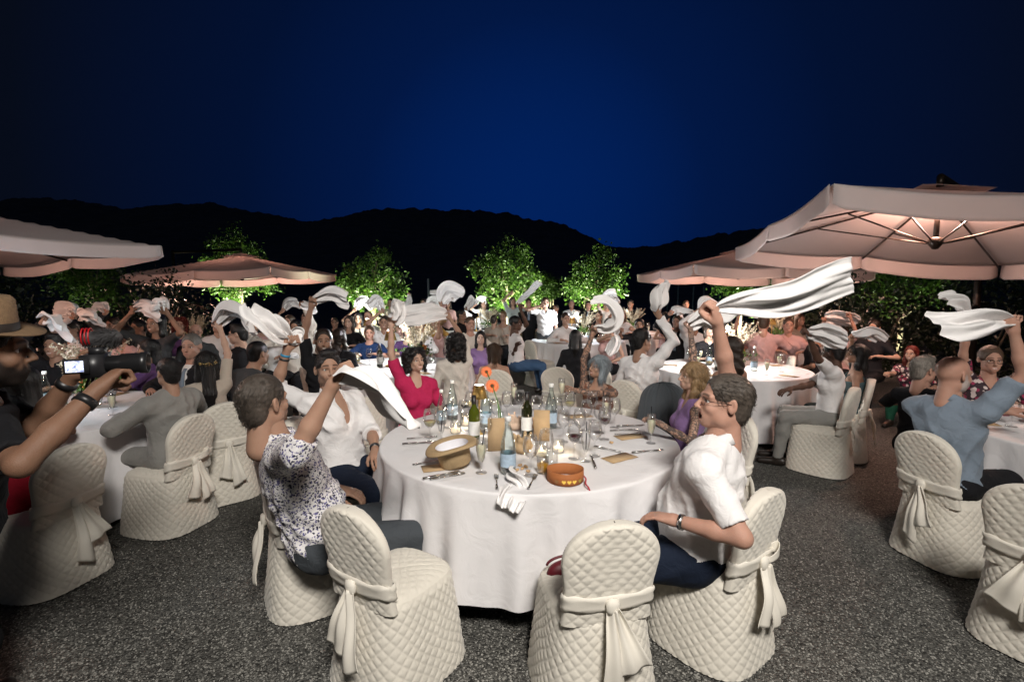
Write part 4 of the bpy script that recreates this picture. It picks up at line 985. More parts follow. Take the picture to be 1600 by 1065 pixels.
    if neck in ('collar', 'open') and kind in ('shirt', 'suit') and q < 2:
        # collar: a folded band open at the throat
        n_ = 30; t = np.linspace(.55 if neck == 'open' else .33, 2 * PI - (.55 if neck == 'open' else .33), n_); rows = []
        for (r_, u_) in ((.066, .475), (.061, .515), (.0605, .535), (.068, .53), (.083, .485)):
            dr = .012 * np.cos(t); fl = (np.exp(-((t - t[0]) / .35) ** 2) + np.exp(-((t - t[-1]) / .35) ** 2))
            rows.append(np.stack([tor(u_ + .02 - .035 * math.cos(tt) - .03 * f_ * (u_ < .5), (r_ + .012 * f_) * math.cos(tt) * 1.05 - .0, (r_ + .014 * f_) * math.sin(tt)) for tt, f_ in zip(t, fl)]))
        co_ = obj('collar', np.concatenate(rows) - O, grid_faces(n_, 5), clothmat(colr), root); sheet_solid(co_, .004)
    if kind == 'suit':
        s = SDF(); s.ell(tor(.34, .0), np.array([.165, .116, .19]) * w_ + .006, .03, M); s.cone(nb - U * .03, nb + U * .03, .066 * sc, .060 * sc, .02); V, Fc = s.mesh(h); part('shirt', V, Fc, clothmat('white'))
        tv = [tor(u_, f_, r_) for u_, f_, wd in ((.49, .085, .018), (.46, .115, .016), (.36, .15, .028), (.2, .155, .036)) for r_ in (-wd, wd)]
        to_ = obj('tie', np.array(tv) - O, grid_faces(2, 4), clothmat('sky'), root); sheet_solid(to_, .006)
    if kind == 'strap':
        for sd in (1, -1): part('strap', *(lambda mb: (np.array(mb.V), mb.F))(MB().tube([tor(.36, -.115, .07 * sd), tor(.46, -.06, .085 * sd), tor(.49, 0, .09 * sd), tor(.45, .08, .085 * sd), tor(.36, .13, .07 * sd)], .006, 6)), clothmat(colr))
    if bottom and kind != 'dress':
        s = SDF(); s.ell(tor(.0), np.array([.172, .132, .13]) * sc * build + .006, .05, M); leg(s, .014)
        if bottom == 'skirt': pass
        s.plane(tor(.10), U)
        for sd in (1, -1): s.plane((0, 0, .07), (0, 0, -1))
        V, Fc = s.mesh(h * 1.15, folds(.0022)); part('trousers', V, Fc, clothmat(bottom))
        s = SDF()
        for sd in (1, -1): s.cone(an[sd] - F0 * .045 - UPZ * .045, an[sd] + F0 * .16 - UPZ * .06, .044, .034, .02); s.cone(an[sd] + UPZ * .0, an[sd] - UPZ * .05, .044, .044, .02)
        s.plane((0, 0, .0), (0, 0, -1))
        if q < 2:
            V, Fc = s.mesh(h); part('shoes', V, Fc, mat('dark_leather', (.02, .015, .012), .35, noise=.3))
    root['hands'] = [float(x) for x in np.concatenate([hc[1], hc[-1]])]
    return dict(o=root, hand={1: hc[1], -1: hc[-1]}, el=el, wr=wr, fa=fa, P=P, U=U, Rt=Rt, Fw=Fw, Hc=Hc, MH=MH, hs=hs, O=O, sc=sc, kn=kn, sh=sh, sd=sh)
def cuff(pp, sd, k, r0, col, label='bracelet', wdt=.012):
    """a band round the forearm, k along elbow..wrist"""
    a, b = pp['el'][sd], pp['wr'][sd]; c = a + (b - a) * k; d = (b - a) / np.linalg.norm(b - a)
    mb = MB().tube([(c - d * wdt * .5).tolist(), (c + d * wdt * .5).tolist()], r0, 16, True); obj(label, np.array(mb.V) - pp['O'], mb.F, col, pp['o'])
# ------------------------------------------------------------------ waved napkins
def napkin(pts, width, label, seed=0, tw0=0., tw1=.6, gather=.10, waves=2.3, amp=.030, th=.0013, group='waved napkins', curlend=.0, m=None):
    """pts: (px,py,Y) path from the hand to the free end"""
    rng = np.random.default_rng(seed); P = np.array([tuple(at(*p)) for p in pts]); k = len(P)
    dd = [np.linalg.norm(q - P[0]) for q in NAPF]
    if min(dd) < .45: P = P + (NAPF[int(np.argmin(dd))] - P[0])
    nt_ = 46; ns = 37; t = np.linspace(0, 1, nt_)
    # Catmull-Rom path
    Q = np.concatenate([[2 * P[0] - P[1]], P, [2 * P[-1] - P[-2]]]); C = []
    for tt in t:
        x = tt * (k - 1); i = min(int(x), k - 2); f = x - i; a, b, c, d = Q[i:i + 4]
        C.append(.5 * ((2 * b) + (c - a) * f + (2 * a - 5 * b + 4 * c - d) * f * f + (3 * b - a - 3 * c + d) * f ** 3))
    C = np.array(C); T = np.gradient(C, axis=0); T /= np.linalg.norm(T, axis=1)[:, None] + 1e-9
    ph = rng.uniform(0, 6, 5); V = []
    s = np.linspace(-1, 1, ns)
    for i, tt in enumerate(t):
        u = np.cross(T[i], [0, 1, 0]); u = u / (np.linalg.norm(u) + 1e-6); v = np.cross(T[i], u)
        a = tw0 + (tw1 - tw0) * tt; S_ = u * math.cos(a) + v * math.sin(a); N_ = np.cross(T[i], S_)
        wd = width * (gather + (1 - gather) * min(1, tt * 1.25) ** .8) * (1 - .12 * max(0, tt - .8) / .2)
        A = amp * (.45 + .8 * math.sin(PI * min(1, tt * .85 + .12)))
        off = A * (np.sin(s * waves * PI * (1 - .25 * tt) + ph[0] + tt * 2.5) + .5 * np.sin(s * waves * 1.9 * PI + ph[1] - tt * 3)) + .009 * width / .25 * (np.abs(np.sin(s * 4.3 + tt * 5 + ph[2])) + np.abs(np.sin(s * 2.6 - tt * 7.5 + ph[3])) + .5 * np.abs(np.sin(s * 8 + tt * 3 + ph[4])) - 1.2) + .014 * np.sin(tt * 8 + ph[2]) + .02 * tt * np.sin(s * 1.5 + ph[3])
        skew = .10 * width * tt * np.sin(s * 2.2 + ph[4])
        V.append(C[i] + S_ * (s * wd / 2)[:, None] + N_ * off[:, None] + T[i] * skew[:, None] + T[i] * (-.10 * width * (np.abs(s) ** 2) * tt)[:, None])
    V = np.concatenate(V); O = np.array(V.mean(0)); O[2] = V[:, 2].min()
    o = obj('napkin', V - O, grid_faces(ns, nt_), m or NAPK, None, loc=tuple(O)); sheet_solid(o, th); tag(o, label, 'napkin', group); return o
# ------------------------------------------------------------------ people at the front table
BLUEB = mat('blue_bracelet', (.03, .25, .45), .4); WATCH = mat('watch_strap', (.012, .012, .013), .4)
PP = {}
PP['flower'] = person('man in flowered shirt with rolled sleeves, seen from behind, napkin raised', (413, 628), 2.34, 62, scale=1.08, lean=(-.30, .0), hyaw=22, hpit=6, skin='tan', top=('shirt', 'floral', 'roll', 'collar'), bottom='slate', hair=('short', 'ash'), q=0,
    R=('p', 533, 578, 2.00, (.1, -1, -.55)), L=('p', 548, 768, 2.72, (-.6, .3, -.5), 'relax'), belly=.015, build=1.06)
PP['laugh'] = person('laughing man in open white shirt beside the flowered shirt', (513, 577), 3.30, 118, lean=(-.12, .02), hyaw=150, hpit=8, skin='tan', top=('shirt', 'white', 'roll', 'open'), bottom='jeans', hair=('quiff', 'black'), q=0, mouth='open', beard=.45,
    R=('p', 453, 530, 3.22, (-.3, 0, -1)), L=('p', 588, 712, 3.02, (.2, .2, -.3), 'relax'), build=1.06)
cuff(PP['laugh'], 1, .86, .031, BLUEB); cuff(PP['laugh'], 1, .76, .033, WATCH); cuff(PP['laugh'], -1, .9, .033, WATCH, 'watch', .02)
PP['pink'] = person('smiling woman with dark curls in a pink V-neck top', (649, 563), 4.25, 150, hyaw=140, hpit=6, fem=True, skin='fair', top=('tee', 'pink', 'short', 'v'), bottom='black', hair=('curlybob', 'black'), q=0, R=('p', 611, 497, 4.2, (-.4, -.2, -.6)), L=('lap',))
PP['silver'] = person('tattooed woman with grey blue bob in a sheer brown top', (935, 573), 4.30, 205, hyaw=238, hpit=8, fem=True, skin='tan', top=('tank', 'brownsheer', 'none', 'wide'), bottom='black', hair=('bob', 'silver'), q=0, ink=(1, -1), R=('p', 932, 500, 4.22, (-1, 0, -.25)), L=('p', 879, 606, 3.98))
PP['lilac'] = person('tattooed blonde woman in a lilac dress, seen in profile', (1082, 588), 3.45, 275, hyaw=268, hpit=4, fem=True, skin='fair', top=('dress', 'lilac', 'none', 'v'), bottom=None, hair=('longwavy', 'blonde'), q=0, ink=(1, -1), R=('p', 1078, 505, 3.62, (.6, .3, -.5)), L=('p', 1020, 655, 3.18, (.5, -.5, -.8), 'relax'))
PP['specs'] = person('laughing man with glasses in a white short sleeved shirt', (1131, 628), 2.25, 302, scale=1.04, lean=(-.14, .0), hyaw=276, hpit=8, skin='red', top=('shirt', 'white', 'short', 'collar'), bottom='jeans', hair=('short', 'ash'), q=0, mouth='open', glasses=True,
    R=('p', 1116, 478, 2.32, (.6, .3, -.3)), L=('p', 1030, 806, 2.12, (.6, -.7, -.4), 'relax'), legs={1: (-.93, .22, 0), -1: (-.99, -.02, 0)}, belly=.03, build=1.14)
cuff(PP['specs'], -1, .92, .034, STEEL, 'watch', .018)
# ------------------------------------------------------------------ photographer and the table at left
PP['photog'] = person('bearded cameraman in black T-shirt and straw hat filming at left', (-22, 548), 1.70, 30, stand=True, lean=(.12, .58), hyaw=55, skin='bronze', top=('tee', 'black', 'short', 'round'), bottom='black', hair=('short', 'black'), q=0, beard=.95, mouth='closed', scale=1.06, group='camera crew',
    R=('p', 178, 584, 1.75, (1, -.35, .10)), L=('p', 132, 562, 1.95, (.1, .3, -1)), build=1.12, ink=())
cuff(PP['photog'], 1, .84, .036, WATCH, 'watch', .025); cuff(PP['photog'], -1, .84, .036, WATCH, 'watch', .025)
PP['crimson'] = person('woman in a crimson dress mostly hidden behind the cameraman', (32, 600), 2.9, 283, fem=True, skin='olive', top=('dress', 'crimson', 'short', 'round'), bottom=None, hair=('long', 'black'), R=('table',), L=('table',))
PP['suit'] = person('man in a light grey suit seen from behind at left', (263, 582), 3.62, 290, hyaw=300, skin='tan', top=('suit', 'grey', 'long', 'suit'), bottom='grey', hair=('short', 'black'), q=0, R=('table',), L=('table',), build=1.08)
PP['orn'] = person('woman with long black hair and gold hair ornament, from behind', (322, 568), 4.05, 318, fem=True, skin='fair', top=('dress', 'beige', 'short', 'wide'), bottom=None, hair=('verylong', 'black'), q=0, R=('p', 340, 497, 4.3, (.5, 0, -.5)), L=('table',))
person('man in dark suit with a light blue tie, facing us', (299, 541), 4.75, 190, hyaw=172, skin='red', top=('suit', 'black', 'long', 'suit'), bottom='black', hair=('short', 'grey'), mouth='closed', R=('table',), L=('table',))
person('guest with both arms raised behind the cameraman\'s lens', (243, 505), 6.4, 185, fem=True, skin='olive', top=('tee', 'charcoal', 'short', 'round'), bottom='black', hair=('long', 'black'), R=('p', 211, 482, 6.3), L=('p', 256, 482, 6.3), q=1)
person('guest with bright red hair at the dim left table', (281, 508), 7.6, 150, fem=True, skin='fair', top=('tee', 'purple', 'short', 'round'), bottom='black', hair=('curlybob', 'red'), q=1)
person('bald man with glasses at the dim left table', (306, 519), 6.9, 150, skin='red', top=('shirt', 'charcoal', 'long', 'collar'), bottom='black', hair=('balding', 'grey'), glasses=True, q=1)
person('young man with glasses in black, left of the white vest', (372, 522), 5.9, 240, hyaw=265, skin='fair', top=('shirt', 'black', 'long', 'collar'), bottom='black', hair=('quiff', 'black'), glasses=True, q=1)
person('waiter in white shirt and dark vest seen from behind', (392, 505), 7.2, 40, skin='fair', top=('shirt', 'cream', 'long', 'collar'), bottom='black', hair=('short', 'dark'), q=1)
person('guest in dark grey bending forward behind the flowered shirt', (404, 552), 4.75, 25, lean=(.42, .05), skin='tan', top=('tee', 'charcoal', 'long', 'round'), bottom='black', hair=('short', 'black'), q=1, R=('lap',), L=('lap',))
person('dark haired guest with napkin at the far left edge', (86, 540), 4.9, 170, skin='olive', top=('shirt', 'black', 'long', 'collar'), bottom='black', hair=('quiff', 'black'), q=1, R=('p', 74, 498, 4.8), L=('table',))
person('dark haired guest in purple beside the lit bottle at left', (232, 545), 5.1, 250, fem=True, skin='olive', top=('tee', 'purple', 'short', 'round'), bottom='black', hair=('long', 'black'), q=1, R=('table',), L=('table',))
person('guest in rose beside the raised arms at left', (196, 522), 6.6, 200, fem=True, skin='fair', top=('tee', 'rose', 'short', 'v'), bottom='black', hair=('long', 'dark'), q=1)
# ------------------------------------------------------------------ middle left
person('man in black T-shirt raising his arm with a wrist watch', (506, 533), 4.95, 172, hyaw=160, hpit=4, skin='olive', top=('tee', 'black', 'short', 'round'), bottom='black', hair=('short', 'dark'), q=1, beard=.7, R=('p', 490, 465, 4.85, (-.4, 0, -.6)), L=('p', 560, 590, 4.6, (.5, 0, -.6), 'relax'))
person('guest with wavy dark hair in black, seen from behind', (531, 527), 6.0, 15, fem=True, skin='fair', top=('tee', 'black', 'short', 'round'), bottom='black', hair=('longwavy', 'dark'), q=1)
person('man in navy T-shirt facing us across the bright table', (577, 520), 7.5, 178, hyaw=165, skin='red', top=('tee', 'royal', 'short', 'round'), bottom='navy', hair=('short', 'brown'), q=1, mouth='closed', R=('table',), L=('table',))
person('bald guest behind the man in the navy T-shirt', (575, 495), 10.4, 180, skin='red', top=('tee', 'grey', 'short', 'round'), bottom='black', hair=('balding', 'grey'), q=2)
person('small far guest left of the dry flower bouquet', (523, 504), 10.6, 170, skin='fair', top=('tee', 'black', 'short', 'round'), bottom='black', hair=('short', 'dark'), q=2)
person('dark haired guest holding a white napkin left of the watch arm', (462, 512), 7.2, 175, skin='olive', top=('shirt', 'cream', 'long', 'collar'), bottom='black', hair=('short', 'black'), q=1, R=('p', 452, 520, 7.0), L=('p', 473, 474, 7.1))
person('woman with black hair and necklace behind the pink top', (638, 517), 7.6, 185, fem=True, skin='fair', top=('tee', 'purple', 'short', 'wide'), bottom='black', hair=('long', 'black'), q=1, R=('table',), L=('table',))
person('standing man with glasses and beard in white, arm raised', (662, 474), 11.3, 185, stand=True, skin='fair', top=('shirt', 'white', 'long', 'collar'), bottom='black', hair=('short', 'dark'), beard=.9, glasses=True, q=2, R=('p', 639, 459, 11.2), L=('hang',))
person('woman in rose with bare shoulder left of the big black curls', (684, 505), 8.4, 260, fem=True, skin='tan', top=('tank', 'rose', 'none', 'wide'), bottom='black', hair=('bun', 'blonde'), q=1, L=('p', 690, 472, 8.2))
PP['curls'] = person('woman in white with big black curls, seen from behind', (712, 537), 5.35, 335, lean=(.0, .0), fem=True, skin='tan', top=('shirt', 'cream', 'elbow', 'round'), bottom='black', hair=('curlylong', 'black'), q=0, R=('p', 697, 487, 5.55, (1, 0, -.1)), L=('lap',))
person('woman with dark hair and closed eyes facing us behind the lamp', (751, 528), 7.1, 180, fem=True, skin='pale', top=('tee', 'lilac', 'short', 'round'), bottom='black', hair=('long', 'black'), q=1, R=('lap',), L=('lap',))
person('woman in black strap top seen from behind, above the lamp', (772, 549), 5.95, 355, fem=True, skin='tan', top=('strap', 'black', 'none', 'wide'), bottom='black', hair=('bob', 'brown'), q=0, R=('lap',), L=('lap',))
person('man with black cap, white T-shirt and blue jeans, arm raised', (806, 505), 8.2, 75, hyaw=110, skin='dark', top=('tee', 'white', 'short', 'round'), bottom='bluejeans', hair=('cap', 'black'), q=1, L=('p', 811, 478, 8.25, (1, 0, -.2)), R=('p', 808, 536, 7.9, (-.3, 0, -1), 'relax'))
person('standing woman in sage waving a napkin under the tall tree', (801, 471), 12.2, 160, stand=True, fem=True, skin='fair', top=('tee', 'sage', 'short', 'round'), bottom='beige', hair=('long', 'dark'), q=2, L=('p', 807, 474, 12.0), R=('p', 800, 456, 12.2))
person('standing waiter in dark vest under the avenue trees', (826, 473), 12.8, 180, stand=True, skin='red', top=('suit', 'black', 'long', 'suit'), bottom='black', hair=('short', 'dark'), q=2, R=('hang',), L=('hang',))
person('standing man in white short sleeved shirt drinking from a glass', (852, 473), 10.3, 175, stand=True, skin='fair', top=('shirt', 'white', 'short', 'collar'), bottom='slate', hair=('short', 'brown'), q=1, R=('p', 848, 477, 10.15, (-1, 0, -.4)), L=('hang',), build=1.08)
person('standing dark haired guest half hidden right of the drinking man', (868, 482), 12.0, 200, stand=True, skin='tan', top=('tee', 'black', 'short', 'round'), bottom='black', hair=('short', 'black'), q=2, R=('hang',), L=('hang',))
person('standing guest with dark curls in white at the far lit table', (756, 475), 12.9, 190, stand=True, skin='fair', top=('tee', 'white', 'short', 'round'), bottom='black', hair=('curlybob', 'dark'), q=2, R=('p', 744, 474, 12.8), L=('hang',))
person('grey haired guest in a dusty rose jacket at the far table', (772, 500), 10.6, 20, skin='fair', top=('tee', 'beige', 'long', 'round'), bottom='black', hair=('short', 'dark'), q=2)
person('dark guest with far raised hand left of the far table', (722, 492), 11.0, 120, skin='tan', top=('tee', 'black', 'long', 'round'), bottom='black', hair=('short', 'black'), q=2, L=('p', 727, 482, 11.0))
# ------------------------------------------------------------------ middle right
person('woman with black hair behind the tattooed raised arm', (899, 527), 6.5, 10, fem=True, skin='fair', top=('tee', 'black', 'short', 'round'), bottom='black', hair=('long', 'black'), q=1)
person('standing man in black jacket right of the avenue', (919, 477), 12.4, 195, stand=True, skin='red', top=('suit', 'black', 'long', 'collar'), bottom='black', hair=('short', 'dark'), q=2, R=('hang',), L=('hang',))
person('woman in rose with bare arms left of the fading haircut', (951, 508), 7.9, 215, fem=True, skin='fair', top=('tank', 'rose', 'none', 'wide'), bottom='black', hair=('bun', 'dark'), q=1, R=('p', 958, 522, 7.5), L=('lap',))
person('guest in black facing us with hands raised to the mouth', (999, 508), 8.2, 195, fem=True, skin='olive', top=('tee', 'black', 'short', 'round'), bottom='black', hair=('bun', 'black'), q=1, R=('p', 972, 513, 7.8), L=('p', 985, 512, 7.9))
PP['fade'] = person('man in white long sleeved shirt with faded haircut, from behind', (1003, 533), 5.15, 48, hyaw=62, skin='olive', top=('shirt', 'white', 'long', 'collar'), bottom='navy', hair=('fade', 'black'), q=0, R=('p', 1026, 487, 5.1, (1, 0, -.1)), L=('lap',), build=1.05)
person('guest in black jacket raising a pink napkin behind the faded haircut', (1058, 503), 8.6, 215, skin='red', top=('suit', 'black', 'long', 'collar'), bottom='black', hair=('short', 'brown'), q=1, R=('p', 1050, 487, 8.4), L=('p', 1066, 485, 8.4))
person('woman with long dark curls seen behind the raised bare arm', (1142, 545), 4.55, 335, fem=True, skin='olive', top=('strap', 'brownsheer', 'none', 'wide'), bottom='black', hair=('longwavy', 'dark'), q=1, R=('lap',), L=('lap',))
person('man with glasses raising a watch arm before the lit tree', (1134, 517), 8.1, 120, skin='red', top=('shirt', 'cream', 'short', 'collar'), bottom='black', hair=('short', 'grey'), glasses=True, q=1, L=('p', 1163, 472, 7.9, (1, 0, -.2)), R=('lap',))
person('man in pink shirt seen from behind beside dry grasses', (1193, 504), 7.7, 25, skin='red', top=('shirt', 'rose', 'long', 'collar'), bottom='black', hair=('short', 'brown'), q=1, R=('table',), L=('table',), build=1.12)
person('guest in black behind the white T-shirt at right', (1272, 522), 7.3, 300, skin='olive', top=('tee', 'black', 'short', 'round'), bottom='black', hair=('short', 'black'), q=1)
person('woman with auburn hair under the rose napkin at right', (1316, 520), 7.6, 230, fem=True, skin='red', top=('tee', 'rose', 'short', 'round'), bottom='black', hair=('long', 'brown'), q=1, R=('p', 1282, 479, 7.4), L=('p', 1326, 489, 7.4))
PP['tee'] = person('man in white T-shirt and grey trousers at right, arm raised', (1301, 550), 4.75, 298, lean=(.02, 0), hyaw=325, skin='dark', top=('tee', 'white', 'short', 'round'), bottom='grey', hair=('short', 'black'), q=0, L=('p', 1256, 510, 4.45, (-1, 0, -.3)), R=('p', 1216, 613, 4.75, (0, .3, -1), 'relax'))
person('woman with dark hair and bare shoulders, face to the left', (1338, 553), 5.1, 300, hyaw=282, hpit=5, fem=True, skin='olive', top=('strap', 'teal', 'none', 'wide'), bottom='teal', hair=('long', 'black'), q=0, R=('p', 1334, 526, 5.3), L=('lap',))
person('kneeling guest in green skirt and flowered top with red hair', (1424, 552), 6.4, 235, lean=(.2, 0), fem=True, skin='fair', top=('tee', 'print', 'short', 'round'), bottom='green', hair=('long', 'red'), q=1, R=('p', 1385, 583, 6.2, (0, 0, -1)), L=('lap',))
person('grey haired man with glasses in black left of the bald man', (1443, 578), 3.9, 62, hyaw=82, skin='red', top=('tee', 'black', 'short', 'round'), bottom='black', hair=('quiff', 'grey'), glasses=True, q=0, R=('lap',), L=('table',))
PP['blue'] = person('bald man with white beard in a blue shirt, arm raised', (1490, 585), 3.12, 72, lean=(.02, .0), hyaw=84, skin='red', top=('shirt', 'sky', 'short', 'collar'), bottom='black', hair=('bald', 'white'), beard=.75, q=0, R=('p', 1580, 502, 2.9, (.7, -.2, -1)), L=('p', 1590, 640, 3.2, (0, 0, -1), 'relax'), belly=.03, build=1.12)
PP['band'] = person('woman with glasses and hair band in a printed top at right', (1548, 562), 3.95, 195, hyaw=205, fem=True, skin='red', top=('tee', 'print', 'short', 'v'), bottom='black', hair=('bun', 'brown'), glasses=True, q=1, R=('p', 1515, 492, 3.85, (-.4, 0, -.4)), L=('table',))
person('guest in white at the right picture edge behind the table', (1592, 600), 4.4, 230, fem=True, skin='fair', top=('tee', 'cream', 'short', 'v'), bottom='black', hair=('long', 'brown'), q=1)
# ------------------------------------------------------------------ napkins
napkin([(535, 576, 2.0), (562, 584, 1.98), (606, 618, 1.96), (650, 662, 1.95)], .24, 'white napkin streaming from the fist of the man in the flowered shirt', 1, .7, 1.1, .2, waves=1.5)
napkin([(456, 532, 3.2), (438, 522, 3.15), (415, 498, 3.1), (392, 482, 3.15)], .24, 'twisted white napkin in the fist with the blue bracelet', 2, .3, 1.4, .25)
napkin([(456, 528, 3.2), (466, 522, 3.2), (472, 532, 3.2)], .10, 'rolled end of napkin beside the fist with the blue bracelet', 22, .3, .4, .5, waves=1)
napkin([(611, 500, 4.18), (621, 492, 4.15), (623, 472, 4.1)], .15, 'crumpled white napkin in the raised fist of the woman in pink', 3, .4, 1.0, .6)
napkin([(697, 488, 5.5), (665, 488, 5.4), (622, 498, 5.3)], .34, 'wide flat napkin waved by the woman with black curls', 4, .5, .7, .35, amp=.02)
napkin([(690, 476, 8.1), (702, 458, 8.0), (722, 466, 8.0)], .42, 'big folded napkin above the black curls', 5, .3, .8, .5)
napkin([(933, 503, 4.2), (952, 503, 4.15), (964, 488, 4.1), (950, 466, 4.1), (926, 461, 4.1)], .15, 'white napkin curling over the tattooed raised fist', 6, .5, 1.2, .4, waves=1.4)
napkin([(1025, 480, 5.08), (1029, 462, 5.05), (1037, 432, 5.0)], .22, 'white napkin standing up from the fist of the faded haircut', 7, .3, .8, .3)
napkin([(1078, 500, 3.6), (1100, 490, 3.55), (1125, 497, 3.5), (1148, 490, 3.5)], .24, 'white napkin around the tattooed arm of the blonde woman', 8, .4, 1.2, .4)
napkin([(1116, 470, 2.36), (1165, 462, 2.36), (1245, 452, 2.36), (1338, 420, 2.36)], .22, 'long white napkin flying right from the fist of the man with glasses', 9, .15, .45, .10, amp=.018, waves=1.3)
napkin([(1163, 469, 7.85), (1195, 472, 7.8), (1226, 473, 7.8)], .16, 'narrow pinkish napkin held out before the lit tree at right', 10, .5, .7, .4, amp=.015)
napkin([(1283, 478, 7.3), (1305, 476, 7.3), (1334, 487, 7.3)], .30, 'rose lit napkin stretched between two hands at right', 11, .4, .6, .6, amp=.02)
napkin([(1258, 504, 4.42), (1285, 506, 4.4), (1318, 520, 4.35)], .22, 'white napkin waved over the head of the white T-shirt', 12, .2, .5, .5)
napkin([(1334, 524, 5.25), (1355, 515, 5.2), (1382, 527, 5.2)], .16, 'thin white napkin above the dark haired woman at right', 13, .7, .9, .5)
napkin([(1577, 487, 2.88), (1545, 486, 2.85), (1505, 492, 2.8), (1456, 488, 2.8)], .20, 'white napkin pulled left from the fist of the bald man', 14, .25, .6, .3, waves=1.4)
napkin([(1514, 490, 3.82), (1500, 472, 3.8), (1472, 463, 3.8)], .16, 'small crumpled napkin above the bald man\'s napkin', 15, .4, .7, .6)
napkin([(494, 460, 4.82), (522, 452, 4.8), (552, 461, 4.8)], .20, 'white napkin fluttering beside the wrist watch arm', 16, .2, .6, .3)
napkin([(212, 484, 6.3), (232, 482, 6.25), (250, 500, 6.2)], .26, 'bluish napkin held between two raised arms at left', 17, .4, .8, .5)
napkin([(257, 483, 6.28), (250, 474, 6.2), (240, 482, 6.2)], .22, 'orange lit napkin in a raised hand at left', 18, .4, .8, .6)
napkin([(341, 494, 4.25), (358, 478, 4.2), (385, 485, 4.15), (398, 510, 4.1)], .26, 'white napkin draped over the raised arm beside the gold hair ornament', 19, .5, 1.1, .4)
napkin([(74, 496, 4.8), (85, 500, 4.75), (112, 522, 4.7)], .30, 'bluish white napkin above the camera at left', 20, .6, 1.0, .4)
napkin([(122, 493, 6.0), (140, 492, 6.0), (160, 505, 6.0)], .26, 'rose napkin behind the fur microphone', 21, .5, .9, .5)
napkin([(639, 461, 11.1), (640, 475, 11.1), (639, 489, 11.0)], .10, 'narrow napkin hanging from a far raised hand', 23, .4, .7, .6)
napkin([(806, 474, 11.9), (825, 456, 11.8), (844, 440, 11.8)], .24, 'far napkin flung up under the tall avenue tree', 24, .6, .9, .3)
napkin([(672, 455, 10), (688, 456, 10), (700, 452, 10)], .16, 'far pale napkin left of the big folded one', 25, .5, .9, .5)
napkin([(727, 484, 10.9), (736, 476, 10.9), (743, 466, 10.9)], .28, 'far napkin standing up beside the dry grass at the lit table', 26, .4, .7, .4)
napkin([(473, 476, 7.05), (482, 482, 7.0), (496, 480, 7.0)], .20, 'napkin in the far hand left of the wrist watch arm', 27, .4, .9, .5)
napkin([(958, 520, 7.5), (962, 532, 7.45), (950, 552, 7.4)], .20, 'napkin hanging from the hand of the woman in rose', 28, .3, .8, .5)
napkin([(1050, 488, 8.35), (1060, 484, 8.3), (1080, 490, 8.3)], .22, 'pink lit napkin behind the tattooed arm', 29, .4, .9, .5)

